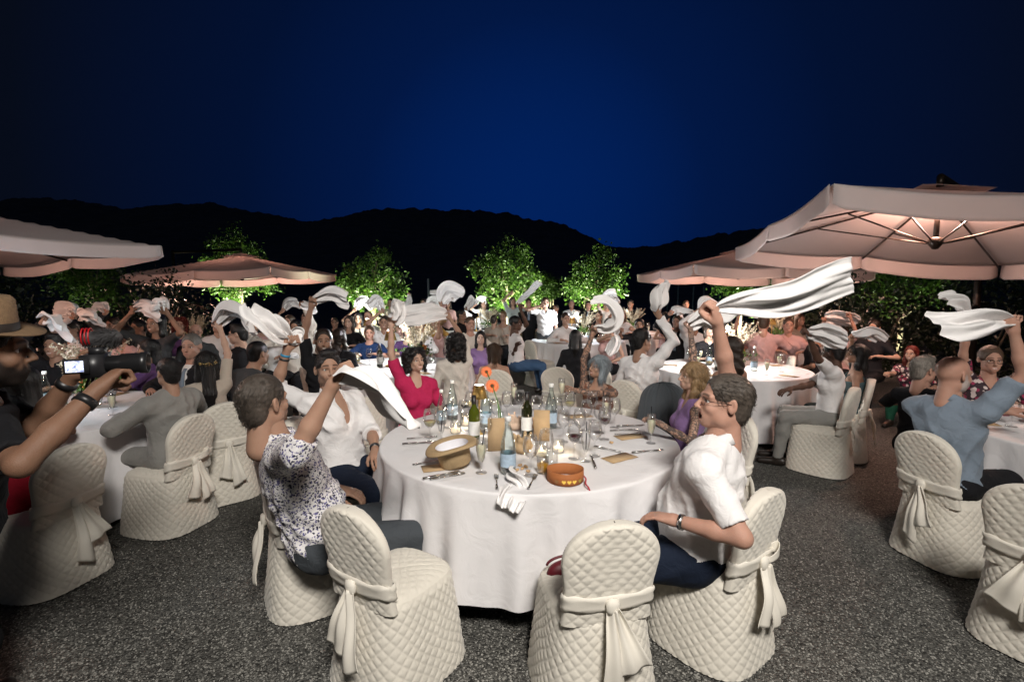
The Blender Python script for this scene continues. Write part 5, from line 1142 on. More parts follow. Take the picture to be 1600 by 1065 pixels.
# ------------------------------------------------------------------ further rows of guests
for hx, hy, fc, fem, sk, top_, hr, arm, lb in [
    (150, 523, 160, 1, 'olive', ('tee', 'rose', 'short', 'round'), ('long', 'black'), None, 'guest in rose left of the fur microphone\'s far end'),
    (176, 508, 190, 0, 'fair', ('shirt', 'charcoal', 'long', 'collar'), ('short', 'dark'), (168, 486), 'guest in charcoal with raised hand above the lens'),
    (340, 508, 150, 0, 'fair', ('shirt', 'white', 'long', 'collar'), ('short', 'dark'), None, 'guest in white behind the draped arm at left'),
    (432, 512, 170, 0, 'tan', ('shirt', 'white', 'long', 'collar'), ('short', 'black'), None, 'guest in white behind the twisted napkin'),
    (452, 502, 190, 1, 'fair', ('tank', 'lilac', 'none', 'wide'), ('bun', 'brown'), (444, 483), 'woman in lilac with raised hand behind the twisted napkin'),
    (545, 503, 180, 1, 'fair', ('tee', 'black', 'short', 'round'), ('long', 'dark'), None, 'woman in black left of the navy T-shirt'),
    (600, 504, 170, 0, 'tan', ('shirt', 'white', 'short', 'collar'), ('short', 'dark'), (598, 484), 'man in white with raised hand right of the navy T-shirt'),
    (618, 498, 190, 1, 'fair', ('tank', 'rose', 'none', 'wide'), ('long', 'brown'), None, 'woman in rose behind the raised fist of the pink top'),
    (655, 506, 200, 0, 'fair', ('shirt', 'white', 'long', 'collar'), ('short', 'brown'), None, 'man in white behind the wide flat napkin'),
    (676, 496, 170, 1, 'tan', ('tee', 'gold', 'short', 'round'), ('long', 'black'), (668, 478), 'woman in yellow with raised hand below the far napkins'),
    (735, 506, 160, 0, 'red', ('tee', 'cream', 'short', 'round'), ('short', 'brown'), None, 'man in cream right of the black curls'),
    (786, 494, 190, 1, 'fair', ('tank', 'cream', 'none', 'wide'), ('bun', 'blonde'), None, 'woman in cream left of the black cap'),
    (884, 498, 170, 0, 'fair', ('shirt', 'white', 'long', 'collar'), ('short', 'dark'), None, 'man in white seated right of the drinking man'),
    (935, 494, 200, 0, 'tan', ('tee', 'black', 'short', 'round'), ('short', 'black'), None, 'man in black behind the curling napkin'),
    (972, 492, 190, 1, 'fair', ('tee', 'white', 'short', 'round'), ('long', 'brown'), (966, 476), 'woman in white with raised hand left of the standing napkin'),
    (1040, 496, 160, 1, 'fair', ('tank', 'rose', 'none', 'wide'), ('long', 'dark'), None, 'woman in rose right of the white sleeve'),
    (1086, 505, 190, 0, 'olive', ('shirt', 'white', 'long', 'collar'), ('short', 'black'), (1092, 484), 'man in white with raised hand behind the tattooed fist'),
    (1108, 514, 170, 1, 'fair', ('tee', 'black', 'short', 'round'), ('bob', 'dark'), None, 'woman in black between the two raised arms'),
    (1232, 508, 200, 0, 'red', ('shirt', 'rose', 'long', 'collar'), ('short', 'brown'), None, 'man in rose right of the dry grasses at right'),
    (1250, 500, 180, 1, 'fair', ('tee', 'beige', 'short', 'round'), ('long', 'brown'), (1240, 484), 'woman in beige with raised hand at the pink lit table')]:
    Yq = 405 / (hy - 456)
    person(lb, (hx, hy), Yq, fc, fem=bool(fem), skin=sk, top=top_, bottom='black', hair=hr, q=2, R=('p', arm[0], arm[1], Yq * .98) if arm else ('table',), L=('table',))
for i, (px, py, Y, lb, w_) in enumerate([(168, 486, 7.8, 'grey napkin in a hand above the camera lens', .24), (444, 483, 8.8, 'small napkin left of the twisted one', .22), (598, 484, 8.4, 'napkin waved right of the lit tree trunk', .24), (668, 478, 10, 'napkin waved by the woman in yellow', .26), (966, 476, 11, 'white napkin waved left of the standing one', .28), (1092, 484, 8.1, 'white napkin behind the two raised arms', .28), (1240, 484, 9, 'pinkish napkin near the dry grasses at right', .26), (744, 474, 12.7, 'napkin waved by the guest with dark far curls', .26)]):
    s_ = 1 if i % 2 else -1; d_ = 160 / Y
    napkin([(px, py, Y), (px + s_ * d_ * .5, py - d_ * (.4 + .2 * (i % 3)), Y), (px + s_ * d_ * 1.3, py - d_ * .25, Y)], w_, lb, 60 + i, .3 + .1 * i, .9, .4)

for hx, hy, st, fc, fem, sk, top_, hr, arm, lb in [
    (110, 515, 0, 180, 0, 'fair', ('shirt', 'white', 'long', 'collar'), ('short', 'dark'), (118, 492), 'guest in white with raised hand above the lit camera screen'),
    (216, 512, 0, 200, 0, 'tan', ('shirt', 'white', 'long', 'collar'), ('short', 'black'), None, 'guest in white left of the raised arms at left'),
    (415, 503, 0, 180, 1, 'fair', ('tank', 'rose', 'none', 'wide'), ('long', 'dark'), None, 'woman in rose under the big twisted napkin'),
    (478, 500, 0, 190, 0, 'red', ('shirt', 'white', 'short', 'collar'), ('short', 'brown'), None, 'man in white left of the raised wrist watch'),
    (560, 498, 0, 170, 1, 'tan', ('tee', 'beige', 'short', 'round'), ('long', 'black'), (556, 482), 'woman in beige with raised hand under the lit tree'),
    (610, 473, 1, 180, 0, 'fair', ('shirt', 'cream', 'long', 'collar'), ('short', 'dark'), None, 'standing man in cream right of the lit tree trunk'),
    (700, 474, 1, 190, 1, 'tan', ('tee', 'rose', 'short', 'round'), ('long', 'dark'), (706, 461), 'standing woman in rose behind the big folded napkin'),
    (736, 474, 1, 170, 0, 'fair', ('shirt', 'white', 'long', 'collar'), ('short', 'brown'), None, 'standing man in white at the far lit table'),
    (893, 475, 1, 190, 0, 'red', ('shirt', 'white', 'short', 'collar'), ('short', 'grey'), None, 'standing man in white before the avenue'),
    (948, 476, 1, 180, 1, 'fair', ('tee', 'cream', 'short', 'round'), ('long', 'blonde'), (943, 462), 'standing woman in cream behind the curling napkin'),
    (985, 475, 1, 200, 0, 'tan', ('tee', 'black', 'short', 'round'), ('short', 'black'), None, 'standing man in black left of the standing napkin'),
    (1072, 476, 1, 190, 0, 'fair', ('shirt', 'white', 'long', 'collar'), ('short', 'dark'), None, 'standing man in white behind the tattooed fist'),
    (1365, 512, 0, 230, 1, 'fair', ('tee', 'black', 'short', 'round'), ('bun', 'dark'), None, 'woman in black under the thin napkin at right')]:
    Yq = 12.6 if st else 405 / (hy - 456)
    person(lb, (hx, hy), Yq, fc, stand=bool(st), fem=bool(fem), skin=sk, top=top_, bottom='black', hair=hr, q=2, R=('p', arm[0], arm[1], Yq * .98) if arm else ('hang',) if st else ('table',), L=('hang',) if st else ('table',))
for i, (px, py, Y, lb, w_) in enumerate([(118, 492, 6.7, 'white napkin above the lit camera screen', .28), (556, 482, 9.4, 'white napkin waved under the lit tree', .26), (706, 461, 12.3, 'far white napkin above the big folded one', .28), (943, 462, 12.3, 'far white napkin behind the curling one', .28)]):
    s_ = 1 if i % 2 else -1; d_ = 170 / Y
    napkin([(px, py, Y), (px + s_ * d_ * .5, py - d_ * (.4 + .2 * (i % 3)), Y), (px + s_ * d_ * 1.4, py - d_ * .2, Y)], w_, lb, 80 + i, .3 + .15 * i, .9, .4)
# ------------------------------------------------------------------ things on the tables
GLASS = glass('clear_glass', (.995, .997, .997)); GLASSG = glass('bottle_glass_clear', (.96, .99, .985)); GLASSD = glass('bottle_glass_green', (.10, .16, .03), 1.0); GLASSB = glass('bottle_glass_dark', (.05, .045, .02), 1.0)
GOLD = mat('brushed_gold', (.70, .46, .16), .28, 1, noise=.1, nscale=40); KRAFT = mat('kraft_paper', (.42, .29, .16), .85, noise=.12, nscale=40, bump=.2, bscale=150)
SORB = mat('lemon_sorbet', (.80, .76, .55), .5, sss=.2); WINER = mat('red_wine', (.05, .004, .008), .08); WINEW = mat('white_wine', (.55, .48, .22), .08); AMBER = mat('amber_drink', (.62, .30, .02), .08, emit=None)
PAPERL = mat('bottle_label', (.72, .72, .70), .7, noise=.15, nscale=60); STRAWM = mat('black_straw', (.01, .01, .012), .35); CAPM = mat('bottle_cap', (.75, .75, .73), .4)
ZT = .757
GL = {}
def share(key, fn):
    if key not in GL: GL[key] = fn(); return GL[key]
    return copy_tree(GL[key])
def wine_glass(fill=None):
    def f():
        r = empty('wine_glass')
        MB().lathe([(.001, .0), (.034, .0), (.033, .003), (.006, .006), (.0042, .012), (.004, .085), (.008, .092), (.028, .108), (.041, .135), (.043, .155), (.038, .19), (.032, .215), (.0312, .215), (.037, .19), (.042, .155), (.040, .136), (.027, .11), (.001, .097)], 22).build('bowl', GLASS, r)
        if fill: MB().lathe([(.001, .099), (.026, .1105), (.0385, .135), (.0385, .137), (.001, .137)], 18).build('wine', WINER if fill == 'red' else WINEW, r)
        return r
    return share(('wg', fill), f)
def flute(fill=.5, straw=True):
    def f():
        r = empty('flute_glass')
        MB().lathe([(.001, 0), (.030, 0), (.029, .003), (.005, .006), (.004, .04), (.006, .05), (.018, .075), (.0265, .12), (.028, .16), (.026, .19), (.0252, .19), (.027, .16), (.0255, .12), (.017, .077), (.001, .054)], 20).build('bowl', GLASS, r)
        if fill: MB().lathe([(.001, .056), (.0165, .078), (.0247, .12), (.0262, .145), (.02, .15), (.001, .152)], 18).build('lemon_cream', SORB, r)
        if straw: MB().tube([(-.006, .0, .065), (.018, .006, .235)], .0032, 7).build('straw', STRAWM, r)
        return r
    return share(('fl', fill, straw), f)
def tumbler(fill=True):
    def f():
        r = empty('tumbler'); MB().lathe([(.001, 0), (.031, 0), (.034, .1), (.0328, .1), (.0298, .008), (.001, .008)], 20).build('glass', GLASS, r)
        if fill: MB().lathe([(.001, .009), (.0294, .009), (.0312, .052), (.001, .053)], 18).build('drink', AMBER, r)
        return r
    return share(('tu', fill), f)
def bottle(kind):
    def f():
        r = empty({'water': 'water_bottle', 'dark': 'wine_bottle', 'green': 'wine_bottle'}[kind])
        if kind == 'water':
            p = [(.001, 0), (.036, 0), (.041, .006), (.041, .135), (.036, .17), (.022, .225), (.0145, .255), (.014, .285)]
            MB().lathe(p + [(a - .002 if a > .003 else a, z + .003) for a, z in p[::-1]], 22).build('glass', GLASSG, r); MB().lathe([(.0418, .04), (.0418, .11)], 22).build('label', mat('water_label', (.35, .45, .55), .6, noise=.4, nscale=50), r)
            MB().lathe([(.001, .008), (.038, .008), (.0385, .10), (.001, .1)], 18).build('water', glass('still_water', (.985, .995, .99), .6), r)
            MB().lathe([(.001, .302), (.0155, .302), (.0165, .296), (.0165, .278), (.015, .277)], 16).build('cap', CAPM, r)
        else:
            p = [(.001, 0), (.034, 0), (.037, .005), (.037, .185), (.031, .21), (.016, .235), (.0145, .25), (.0145, .30), (.0001, .301)]
            MB().lathe(p, 22).build('glass', mat('wine_glass_' + kind, (.012, .014, .004) if kind == 'dark' else (.06, .075, .006), .08, spec=.7), r)
            MB().lathe([(.0376, .05), (.0376, .14)], 22).build('label', PAPERL, r); MB().lathe([(.0001, .303), (.0152, .303), (.0155, .25)], 16).build('foil', mat('foil_' + kind, (.012, .01, .01), .4), r)
        return r
    return share(('bo', kind), f)
def table_lamp():
    def f():
        r = empty('table_lamp')
        MB().lathe([(.001, 0), (.05, 0), (.05, .012), (.008, .018), (.006, .03), (.006, .26)], 22).build('stand', GOLD, r)
        MB().lathe([(.033, .335), (.058, .245), (.0565, .245), (.0315, .335)], 26).build('shade', GOLD, r)
        MB().lathe([(.001, .334), (.0315, .3345)], 20).build('top_disc', emis('lamp_diffuser', (1, .96, .9), 5), r)
        MB().lathe([(.001, .262), (.04, .262), (.04, .27), (.001, .27)], 18).build('diffuser', emis('lamp_diffuser', (1, .96, .9), 5), r)
        return r
    return share('lamp', f)
def grasses(seed):
    def f():
        rng = np.random.default_rng(seed); r = empty('dry_grass_bouquet')
        MB().lathe([(.001, 0), (.05, 0), (.07, .06), (.06, .13), (.045, .16), (.042, .16), (.055, .12), (.001, .02)], 20).build('vase', glass('vase_glass', (.9, .93, .93)), r)
        st = MB(); C = []; D_ = []
        for k in range(46):
            a = rng.uniform(0, 2 * PI); sp = rng.uniform(.05, .34); hgt = rng.uniform(.28, .55); p = (sp * math.cos(a), sp * math.sin(a), .1 + hgt)
            st.tube([(.01 * math.cos(a), .01 * math.sin(a), .03), (p[0] * .35, p[1] * .35, .1 + hgt * .6), p], [.0022, .002, .0015], 4)
            for j in range(26): t = .62 + .4 * j / 26; C.append((p[0] * (t ** 1.6), p[1] * (t ** 1.6), .1 + hgt * t))
        st.build('stems', mat('dry_stem', (.36, .27, .14), .9, noise=.2), r)
        V, F = leaves(np.array(C), rng, .006, 2, .026); obj('plumes', V, F, mat('dry_plume', (.40, .34, .25), .95, noise=.2, nscale=20), r, smooth=False)
        V, F = leaves(rng.normal(0, 1, (60, 3)) * np.array([.09, .09, .05]) + np.array([0, 0, .2]), rng, .02, 5, .05); obj('foliage', V, F, LEAF, r, smooth=False)
        fl = MB()
        for k in range(7):
            a = rng.uniform(0, 6.3); c = (rng.uniform(.05, .12) * math.cos(a), rng.uniform(.05, .12) * math.sin(a), rng.uniform(.2, .3)); fl.lathe([(.001, -.018), (.022, -.01), (.028, .004), (.018, .014), (.001, .016)], 9, c)
        fl.build('roses', mat('orange_rose', (.62, .20, .06), .7, noise=.3, nscale=60), r)
        return r
    return share(('gr', seed % 2), f)
def votive():
    def f():
        r = empty('candle_glass'); MB().lathe([(.001, 0), (.036, 0), (.040, .075), (.0385, .075), (.034, .006), (.001, .006)], 20).build('glass', GLASS, r)
        MB().lathe([(.001, .008), (.03, .008), (.03, .032), (.001, .032)], 16).build('wax', mat('wax', (.8, .76, .66), .5, emit=(1, .8, .5, 1.2)), r); MB().lathe([(.0005, .034), (.005, .042), (.004, .052), (.0005, .066)], 8).build('flame', emis('candle_flame', (1, .72, .35), 30), r)
        return r
    return share('votive', f)
def fork():
    def f():
        m = MB()
        w_ = [(-.10, .006), (-.07, .0055), (-.01, .0028), (.02, .0035), (.035, .010), (.05, .0115)]
        for (y0, a), (y1, b) in zip(w_[:-1], w_[1:]):
            z0 = .004 + .012 * max(0, .01 - abs(y0 - .01)) ; z1 = .004
            m.add([(-a, y0, .003), (a, y0, .003), (b, y1, .003), (-b, y1, .003), (-a, y0, .006), (a, y0, .006), (b, y1, .006), (-b, y1, .006)], [(0, 3, 2, 1), (4, 5, 6, 7), (0, 1, 5, 4), (1, 2, 6, 5), (2, 3, 7, 6), (3, 0, 4, 7)])
        for k in range(4): x = -.0092 + .0061 * k; m.box((x, .072, .0055), (.0032, .045, .0025))
        me = m.build('fork', STEEL, None, smooth=False); return me
    return share('fork', f)
def knife():
    def f():
        m = MB(); m.box((0, -.06, .005), (.014, .09, .006)); m.add([(-.006, -.015, .003), (.006, -.015, .003), (.011, .06, .003), (.004, .11, .003), (-.006, .1, .003), (-.006, -.015, .0055), (.006, -.015, .0055), (.011, .06, .0055), (.004, .11, .0055), (-.006, .1, .0055)], [(0, 4, 3, 2, 1), (5, 6, 7, 8, 9), (0, 1, 6, 5), (1, 2, 7, 6), (2, 3, 8, 7), (3, 4, 9, 8), (4, 0, 5, 9)])
        return m.build('knife', STEEL, None, smooth=False)
    return share('knife', f)
def put(o, px, py, label, cat, group=None, rz=0, z=ZT, s=1.0, tilt=None):
    p = gz(px, py, z); o.location = p; o.rotation_euler = (tilt[0] if tilt else 0, tilt[1] if tilt else 0, rz); o.scale = (s, s, s); tag(o, label, cat, group); return o
GF = 'glassware on the front table'
for i, (px, py, fl_, lb) in enumerate([(715, 690, None, 'wine glass between the hat and the green bottle'), (735, 655, 'white', 'wine glass behind the left candle'), (775, 668, None, 'wine glass beside the slim vase'), (812, 652, None, 'wine glass behind the pale paper bag'), (905, 690, None, 'tall clear wine glass behind the red wine'), (880, 690, None, 'clear wine glass behind the right candle'), (925, 656, None, 'far wine glass behind the rainbow one'), (960, 668, None, 'last wine glass of the cluster before the jacket chair'), (672, 690, 'white', 'wine glass left of the upturned hat'), (725, 672, None, 'wine glass in the glow left of the green bottle'), (760, 702, None, 'wine glass behind the flute beside the hat'), (838, 664, None, 'tall wine glass behind the dark bottle'), (853, 730, None, 'empty wine glass behind the amber drink'), (829, 742, None, 'wine glass right of the round water bottle'), (897, 716, 'red', 'glass of red wine in the middle of the table'), (916, 672, None, 'clear wine glass among the cluster before the tattooed woman'),
        (936, 676, None, 'wine glass with rainbow shine right of the cluster'), (890, 655, 'white', 'wine glass with a white rest before the tattooed woman'), (944, 686, 'red', 'wine glass with a red rest at the right of the cluster'), (929, 712, None, 'stout wine glass right of the flute with straw'), (792, 655, None, 'wide wine glass behind the big orange flower'), (700, 668, None, 'wine glass near the left water bottle'), (870, 668, None, 'round wine glass left of the clear water bottle'), (853, 657, None, 'wine glass beyond the clear water bottle')]):
    put(wine_glass(fl_), px, py, lb, 'wine glass', GF, i * .7)
for i, (px, py, f_, s_, lb) in enumerate([(752, 738, .5, True, 'flute of lemon cream with straw beside the hat'), (1017, 692, .5, True, 'flute of lemon cream alone at the right table edge'), (946, 660, .5, True, 'flute of lemon cream behind the red rest'), (803, 632, .5, False, 'flute of lemon cream at the far table edge'), (915, 720, 0, True, 'empty flute with black straw in the middle'), (690, 690, 0, True, 'empty flute with black straw left of the hat')]):
    put(flute(f_, s_), px, py, lb, 'flute', GF, i * 1.1)
o = flute(.5, False); h_ = PP['silver']['hand'][-1]; o.location = (h_[0] - .03, h_[1] - .045, h_[2] - .10); tag(o, 'flute of lemon cream in the tattooed hand', 'flute', GF)
put(tumbler(True), 848, 738, 'tumbler of amber drink behind the orange crown', 'tumbler', GF); put(tumbler(False), 863, 728, 'small tumbler with straw rest beside the amber drink', 'tumbler', GF)
GB = 'bottles on the front table'
put(bottle('water'), 794, 738, 'round shouldered water bottle at the front of the table', 'bottle', GB, .5, s=1.02); put(bottle('water'), 759, 668, 'clear water bottle beside the lamp stem', 'bottle', GB, 1.2); put(bottle('water'), 861, 668, 'clear water bottle right of the dark wine bottle', 'bottle', GB, 2, s=1.06); put(bottle('water'), 707, 655, 'water bottle at the left back of the table', 'bottle', GB, 2.5)
put(bottle('water'), 690, 662, 'small water bottle near the woman in pink', 'bottle', GB, 1.4, s=.85); put(bottle('dark'), 823, 682, 'dark wine bottle with white label', 'bottle', GB, .6); put(bottle('green'), 741, 690, 'green wine bottle with white label beside the lamp', 'bottle', GB, 2)
lam = put(table_lamp(), 749, 676, 'gold table lamp on the front table', 'lamp', None, s=1.0); lamp_point('lamp_light', (0, 0, .235), 2.6, (1, .93, .84), .03, lam)
put(votive(), 712, 676, 'candle glass beside the hat brim', 'candle'); put(votive(), 846, 712, 'candle glass behind the amber drink', 'candle'); put(votive(), 727, 664, 'burning candle glass left of the green bottle', 'candle'); put(votive(), 872, 706, 'burning candle glass beside the brown paper bag', 'candle')
for px, py in ((727, 664), (872, 706)):
    p = gz(px, py, ZT); lamp_point('candle_light', (p.x, p.y, ZT + .10), .9, (1, .80, .55), .01)
# gerberas in a slim bottle
def gerbera(px, py, Y, s, label, base):
    hp = at(px, py, Y); b = gz(*base, ZT); r = empty('orange_gerbera', tuple(b)); d = Vector(hp) - b
    MB().tube([(0, 0, .02), (d.x * .15, d.y * .15, d.z * .55), (d.x * .9, d.y * .9, d.z * .98), tuple(d)], .0035, 7).build('stem', mat('flower_stem', (.07, .16, .03), .6, noise=.2), r)
    look = (Vector((0, 0, EYE)) - Vector(hp)).normalized() + Vector((.1, 0, .25)); q = look.to_track_quat('Z', 'Y').to_matrix()
    PM = mat('gerbera_petal', (.72, .14, .015), .55, noise=.25, nscale=50)
    for ring, (n, rr, zz) in enumerate(((20, .048, .0), (18, .038, .006))):
        for k in range(n):
            a = 2 * PI * (k + .5 * ring) / n; c_, s_ = math.cos(a), math.sin(a); pts = [(.008, -.004, zz), (.008, .004, zz), (rr * .7, -.007, zz + .008), (rr * .7, .007, zz + .008), (rr, -.003, zz + .004), (rr, .003, zz + .004)]
            V = [d + q @ (Vector((x * c_ - y * s_, x * s_ + y * c_, z)) * s) for x, y, z in pts]; obj('petal', np.array([tuple(v) for v in V]), [(0, 2, 3, 1), (2, 4, 5, 3)], PM, r)
    mb = MB().lathe([(.013, 0), (.013, .008), (.009, .012), (.001, .013)], 16); obj('flower_centre', np.array([tuple(d + q @ (Vector(v) * s)) for v in mb.V]), mb.F, mat('gerbera_eye', (.10, .05, .02), .8, noise=.4, nscale=300), r)
    tag(r, label, 'flower', 'orange flowers on the front table')
gerbera(769, 603, 3.35, 1.0, 'big orange gerbera facing us beside the lamp', (784, 684)); gerbera(760, 581, 3.55, .85, 'smaller orange gerbera above the gold lamp shade', (781, 676))
put(share('slimvase', lambda: MB().lathe([(.001, 0), (.028, 0), (.030, .09), (.012, .14), (.013, .17), (.0115, .17), (.010, .14), (.027, .085), (.001, .006)], 18).build('bud_vase', GLASSG)), 784, 682, 'slim glass vase holding the orange gerberas', 'vase')
# kraft menus, flat and standing
def menu(px, py, rz, label, stand=False):
    V = [(-.052, -.1), (.052, -.1), (.052, .1), (-.052, .1)]
    if stand: o = obj('menu_card', np.array([(x, .02 + .02 * (y > 0), y + .1) for x, y in V]), [(0, 1, 2, 3)], KRAFT, smooth=False)
    else: o = obj('menu_card', np.array([(x, y, 0.002) for x, y in V]), [(0, 1, 2, 3)], KRAFT, smooth=False)
    sheet_solid(o, .0015); put(o, px, py, label, 'menu', 'kraft menus on the front table', rz)
menu(688, 730, -1.25, 'kraft menu under the upturned hat'); menu(968, 715, -1.0, 'kraft menu with a fork across it'); menu(985, 682, -1.2, 'kraft menu with forks near the jacket chair'); menu(776, 706, .1, 'kraft menu standing before the water bottle', True); menu(846, 690, -.1, 'pinkish menu leaning behind the wine glasses', True); menu(905, 650, -1.3, 'kraft menu at the far edge before the tattooed woman')
for px, py, rz, k, lb in [(776, 752, .05, 'f', 'fork left of the crumpled napkin'), (832, 752, -.25, 'f', 'fork right of the crumpled napkin'), (927, 722, -.03, 'k', 'knife right of the amber drink'), (690, 742, -1.0, 'k', 'knife in front of the hat'), (700, 744, -1.05, 'f', 'fork in front of the hat'), (950, 702, .9, 'f', 'fork lying across the right menu'), (975, 672, -1.45, 'f', 'fork on the menu near the jacket chair'), (983, 678, -1.5, 'f', 'second fork on the menu near the jacket chair'), (985, 665, -1.4, 'k', 'knife beyond the menu near the jacket chair'), (655, 692, -1.3, 'k', 'knife at the left table edge'), (660, 684, -1.35, 'f', 'fork at the left table edge'), (1012, 705, -1.3, 'k', 'small knife near the single flute'), (672, 722, -1.1, 'f', 'fork left of the hat crown')]:
    put(fork() if k == 'f' else knife(), px, py, lb, 'fork' if k == 'f' else 'knife', 'cutlery on the front table', rz, z=ZT + .003)
# hats
STRAW = mat('woven_straw', (.40, .28, .15), .85, noise=.25, nscale=90, bump=.5, bscale=260, stretch=(1, 1, 3)); STRAWD = mat('dark_straw', (.22, .14, .075), .85, noise=.3, nscale=90, bump=.5, bscale=260)
def hat(name, upside, m, band, s=1.0):
    r = empty(name)
    def shape(prof, nm, mm):
        n = 40; V = []; F = []
        for rr, z in prof:
            for j in range(n):
                a = 2 * PI * j / n; k = 1 + .05 * math.cos(2 * a); zz = z + (.010 * math.cos(2 * a) * max(0, (rr - .10) / .07))
                V.append((rr * math.cos(a) * (1 / k) * s, rr * math.sin(a) * k * s, (zz if not upside else -zz) * s))
        for i in range(len(prof) - 1):
            for j in range(n): j2 = (j + 1) % n; F.append((i * n + j, i * n + j2, (i + 1) * n + j2, (i + 1) * n + j))
        return obj(nm, np.array(V), F, mm, r)
    shape([(.001, .10), (.05, .112), (.078, .118), (.09, .105), (.098, .03), (.1, 0), (.0975, 0), (.094, .04), (.086, .1), (.001, .096)], 'crown', m)
    b = shape([(.098, .002), (.12, -.006), (.145, -.004), (.156, .006), (.158, .012), (.145, .004), (.12, .0), (.1, .006)] if upside else [(.098, .002), (.13, -.002), (.165, .004), (.168, .008), (.13, .004), (.1, .006)], 'brim', m)
    shape([(.1005, .004), (.1005, .012), (.0995, .034), (.0985, .034)], 'band', band)
    if upside: shape([(.0965, .002), (.093, .04), (.085, .092), (.001, .092)], 'lining', mat('hat_lining', (.7, .69, .72), .7))
    return r
hb_ = mat('straw_band', (.34, .24, .13), .8, noise=.2)
o = hat('straw_hat', True, STRAW, hb_, 1.0); p = gz(703, 737, ZT); o.location = (p.x, p.y + .09, ZT + .125); o.rotation_euler = (math.radians(-3), math.radians(-11), math.radians(20)); tag(o, 'upturned straw hat with white lining on the front table', 'hat')
q_ = PP['photog']; o = hat('fedora', False, STRAWD, mat('hat_band', (.02, .015, .012), .7), 1.06); hp = q_['Hc'] + q_['MH'] @ np.array([0, -.012, .062]) * q_['hs']; o.location = hp; o.rotation_euler = (math.radians(-4), math.radians(4), -math.radians(60)); tag(o, 'brown straw hat worn by the cameraman', 'hat')
# orange paper crown with hearts and ribbon
cr = empty('heart_headband', tuple(gz(884, 752, ZT) + Vector((0, .02, 0)))); OR = mat('orange_felt', (.33, .11, .03), .8, noise=.12, nscale=60)
n = 48; V = []; 
for z in (0.002, .03, .062):
    for j in range(n): a = 2 * PI * j / n; rr = .088 + .003 * math.sin(3 * a); V.append((rr * math.cos(a) * 1.06, rr * math.sin(a) * .98, z))
o = obj('band', np.array(V), grid_faces(n, 3, True), OR, cr); sheet_solid(o, .003)
for a, cc in ((-100, (.75, .48, .08)), (-84, (.78, .5, .08)), (-68, (.78, .5, .08)), (-48, (.35, .26, .05)), (-122, (.25, .12, .04))):
    a = math.radians(a); pts = [(16 * math.sin(t) ** 3, 13 * math.cos(t) - 5 * math.cos(2 * t) - 2 * math.cos(3 * t) - math.cos(4 * t)) for t in np.linspace(0, 2 * PI, 25)[:-1]]; k = .0007
    V = [((.0925 * math.cos(a) * 1.06 - x * k * math.sin(a)), .0925 * math.sin(a) * .98 + x * k * math.cos(a), .022 + y * k) for x, y in pts]; V.append((.0935 * math.cos(a) * 1.06, .0935 * math.sin(a) * .98, .022)); obj('heart', np.array(V), [(i, (i + 1) % 24, 24) for i in range(24)], mat('heart_%.2f' % cc[0], cc, .6), cr)
rb = np.array([(.09 + .002 * t + .006 * math.sin(t * 1.3), -.02 - .030 * t + .004 * t, (.03 - .004 * t) if t < 5 else .03 - .02 - (t - 5) * .03) for t in np.linspace(0, 9, 30)]); rb[:, 1] = np.where(np.linspace(0, 9, 30) < 5, rb[:, 1] * .8, rb[17, 1] * .8 - .004)
RV = np.concatenate([rb + np.array([-.004, 0, 0]), rb + np.array([.004, 0, 0])]); o = obj('ribbon', RV, grid_faces(30, 2), mat('red_ribbon', (.35, .006, .02), .5), cr); sheet_solid(o, .001)
tag(cr, 'orange felt crown with golden hearts and red ribbon', 'headband')
# crumpled napkin over the front edge, paper bags, crumbs
napkin([(800, 745, 2.52), (806, 762, 2.40), (800, 778, 2.31), (792, 798, 2.26)], .13, 'crumpled napkin hanging over the front table edge', 41, .0, .35, .9, waves=3, amp=.022, group='napkins lying on tables')
def paperbag(px, py, label, m, s=1.0):
    sd = SDF(); rng = np.random.default_rng(px); sd.ell((0, 0, .045), (.06, .055, .045), .02)
    for k in range(9): a = rng.uniform(0, 6.3); sd.cone((.03 * math.cos(a), .03 * math.sin(a), .07), (.055 * math.cos(a), .055 * math.sin(a), .12), .018, .008, .012)
    V, F = sd.mesh(.006, lambda X, Y, Z: .0045 * (np.abs(np.sin(X * 70 + Z * 45)) + np.abs(np.sin(Y * 80 - Z * 60 + X * 30)) - 1), 0); V[:, 2] = np.maximum(V[:, 2], .001)
    put(obj('paper_bag', V, F, m), px, py, label, 'paper bag', 'paper bread bags', px, s=s)
paperbag(817, 708, 'crumpled brown paper bag in the middle of the front table', KRAFT); paperbag(806, 672, 'pale paper bread bag left of the dark bottle', mat('pale_paper', (.55, .40, .30), .85, noise=.1, bump=.2), .95); paperbag(842, 672, 'orange tinted paper bag right of the dark bottle', mat('orange_paper', (.55, .33, .18), .85, noise=.1, bump=.2), .8)
rng = np.random.default_rng(8)
for i, (px, py) in enumerate([(812, 728), (816, 733), (822, 730), (826, 737), (808, 735), (955, 692)]):
    sd = SDF(); sd.ell((0, 0, .006), (.012 + .004 * (i % 3), .009, .007), .004); sd.ell((.008, .004, .008), (.007, .008, .006), .006); V, F = sd.mesh(.003); put(obj('bread_piece', V, F, mat('bread', (.55, .36, .2), .9, noise=.4, nscale=120)), px, py, 'bread crust crumb on the cloth ' + ('behind the crumpled napkin' if px < 900 else 'beside the right menu'), 'bread', 'bread crumbs on the front table', i)
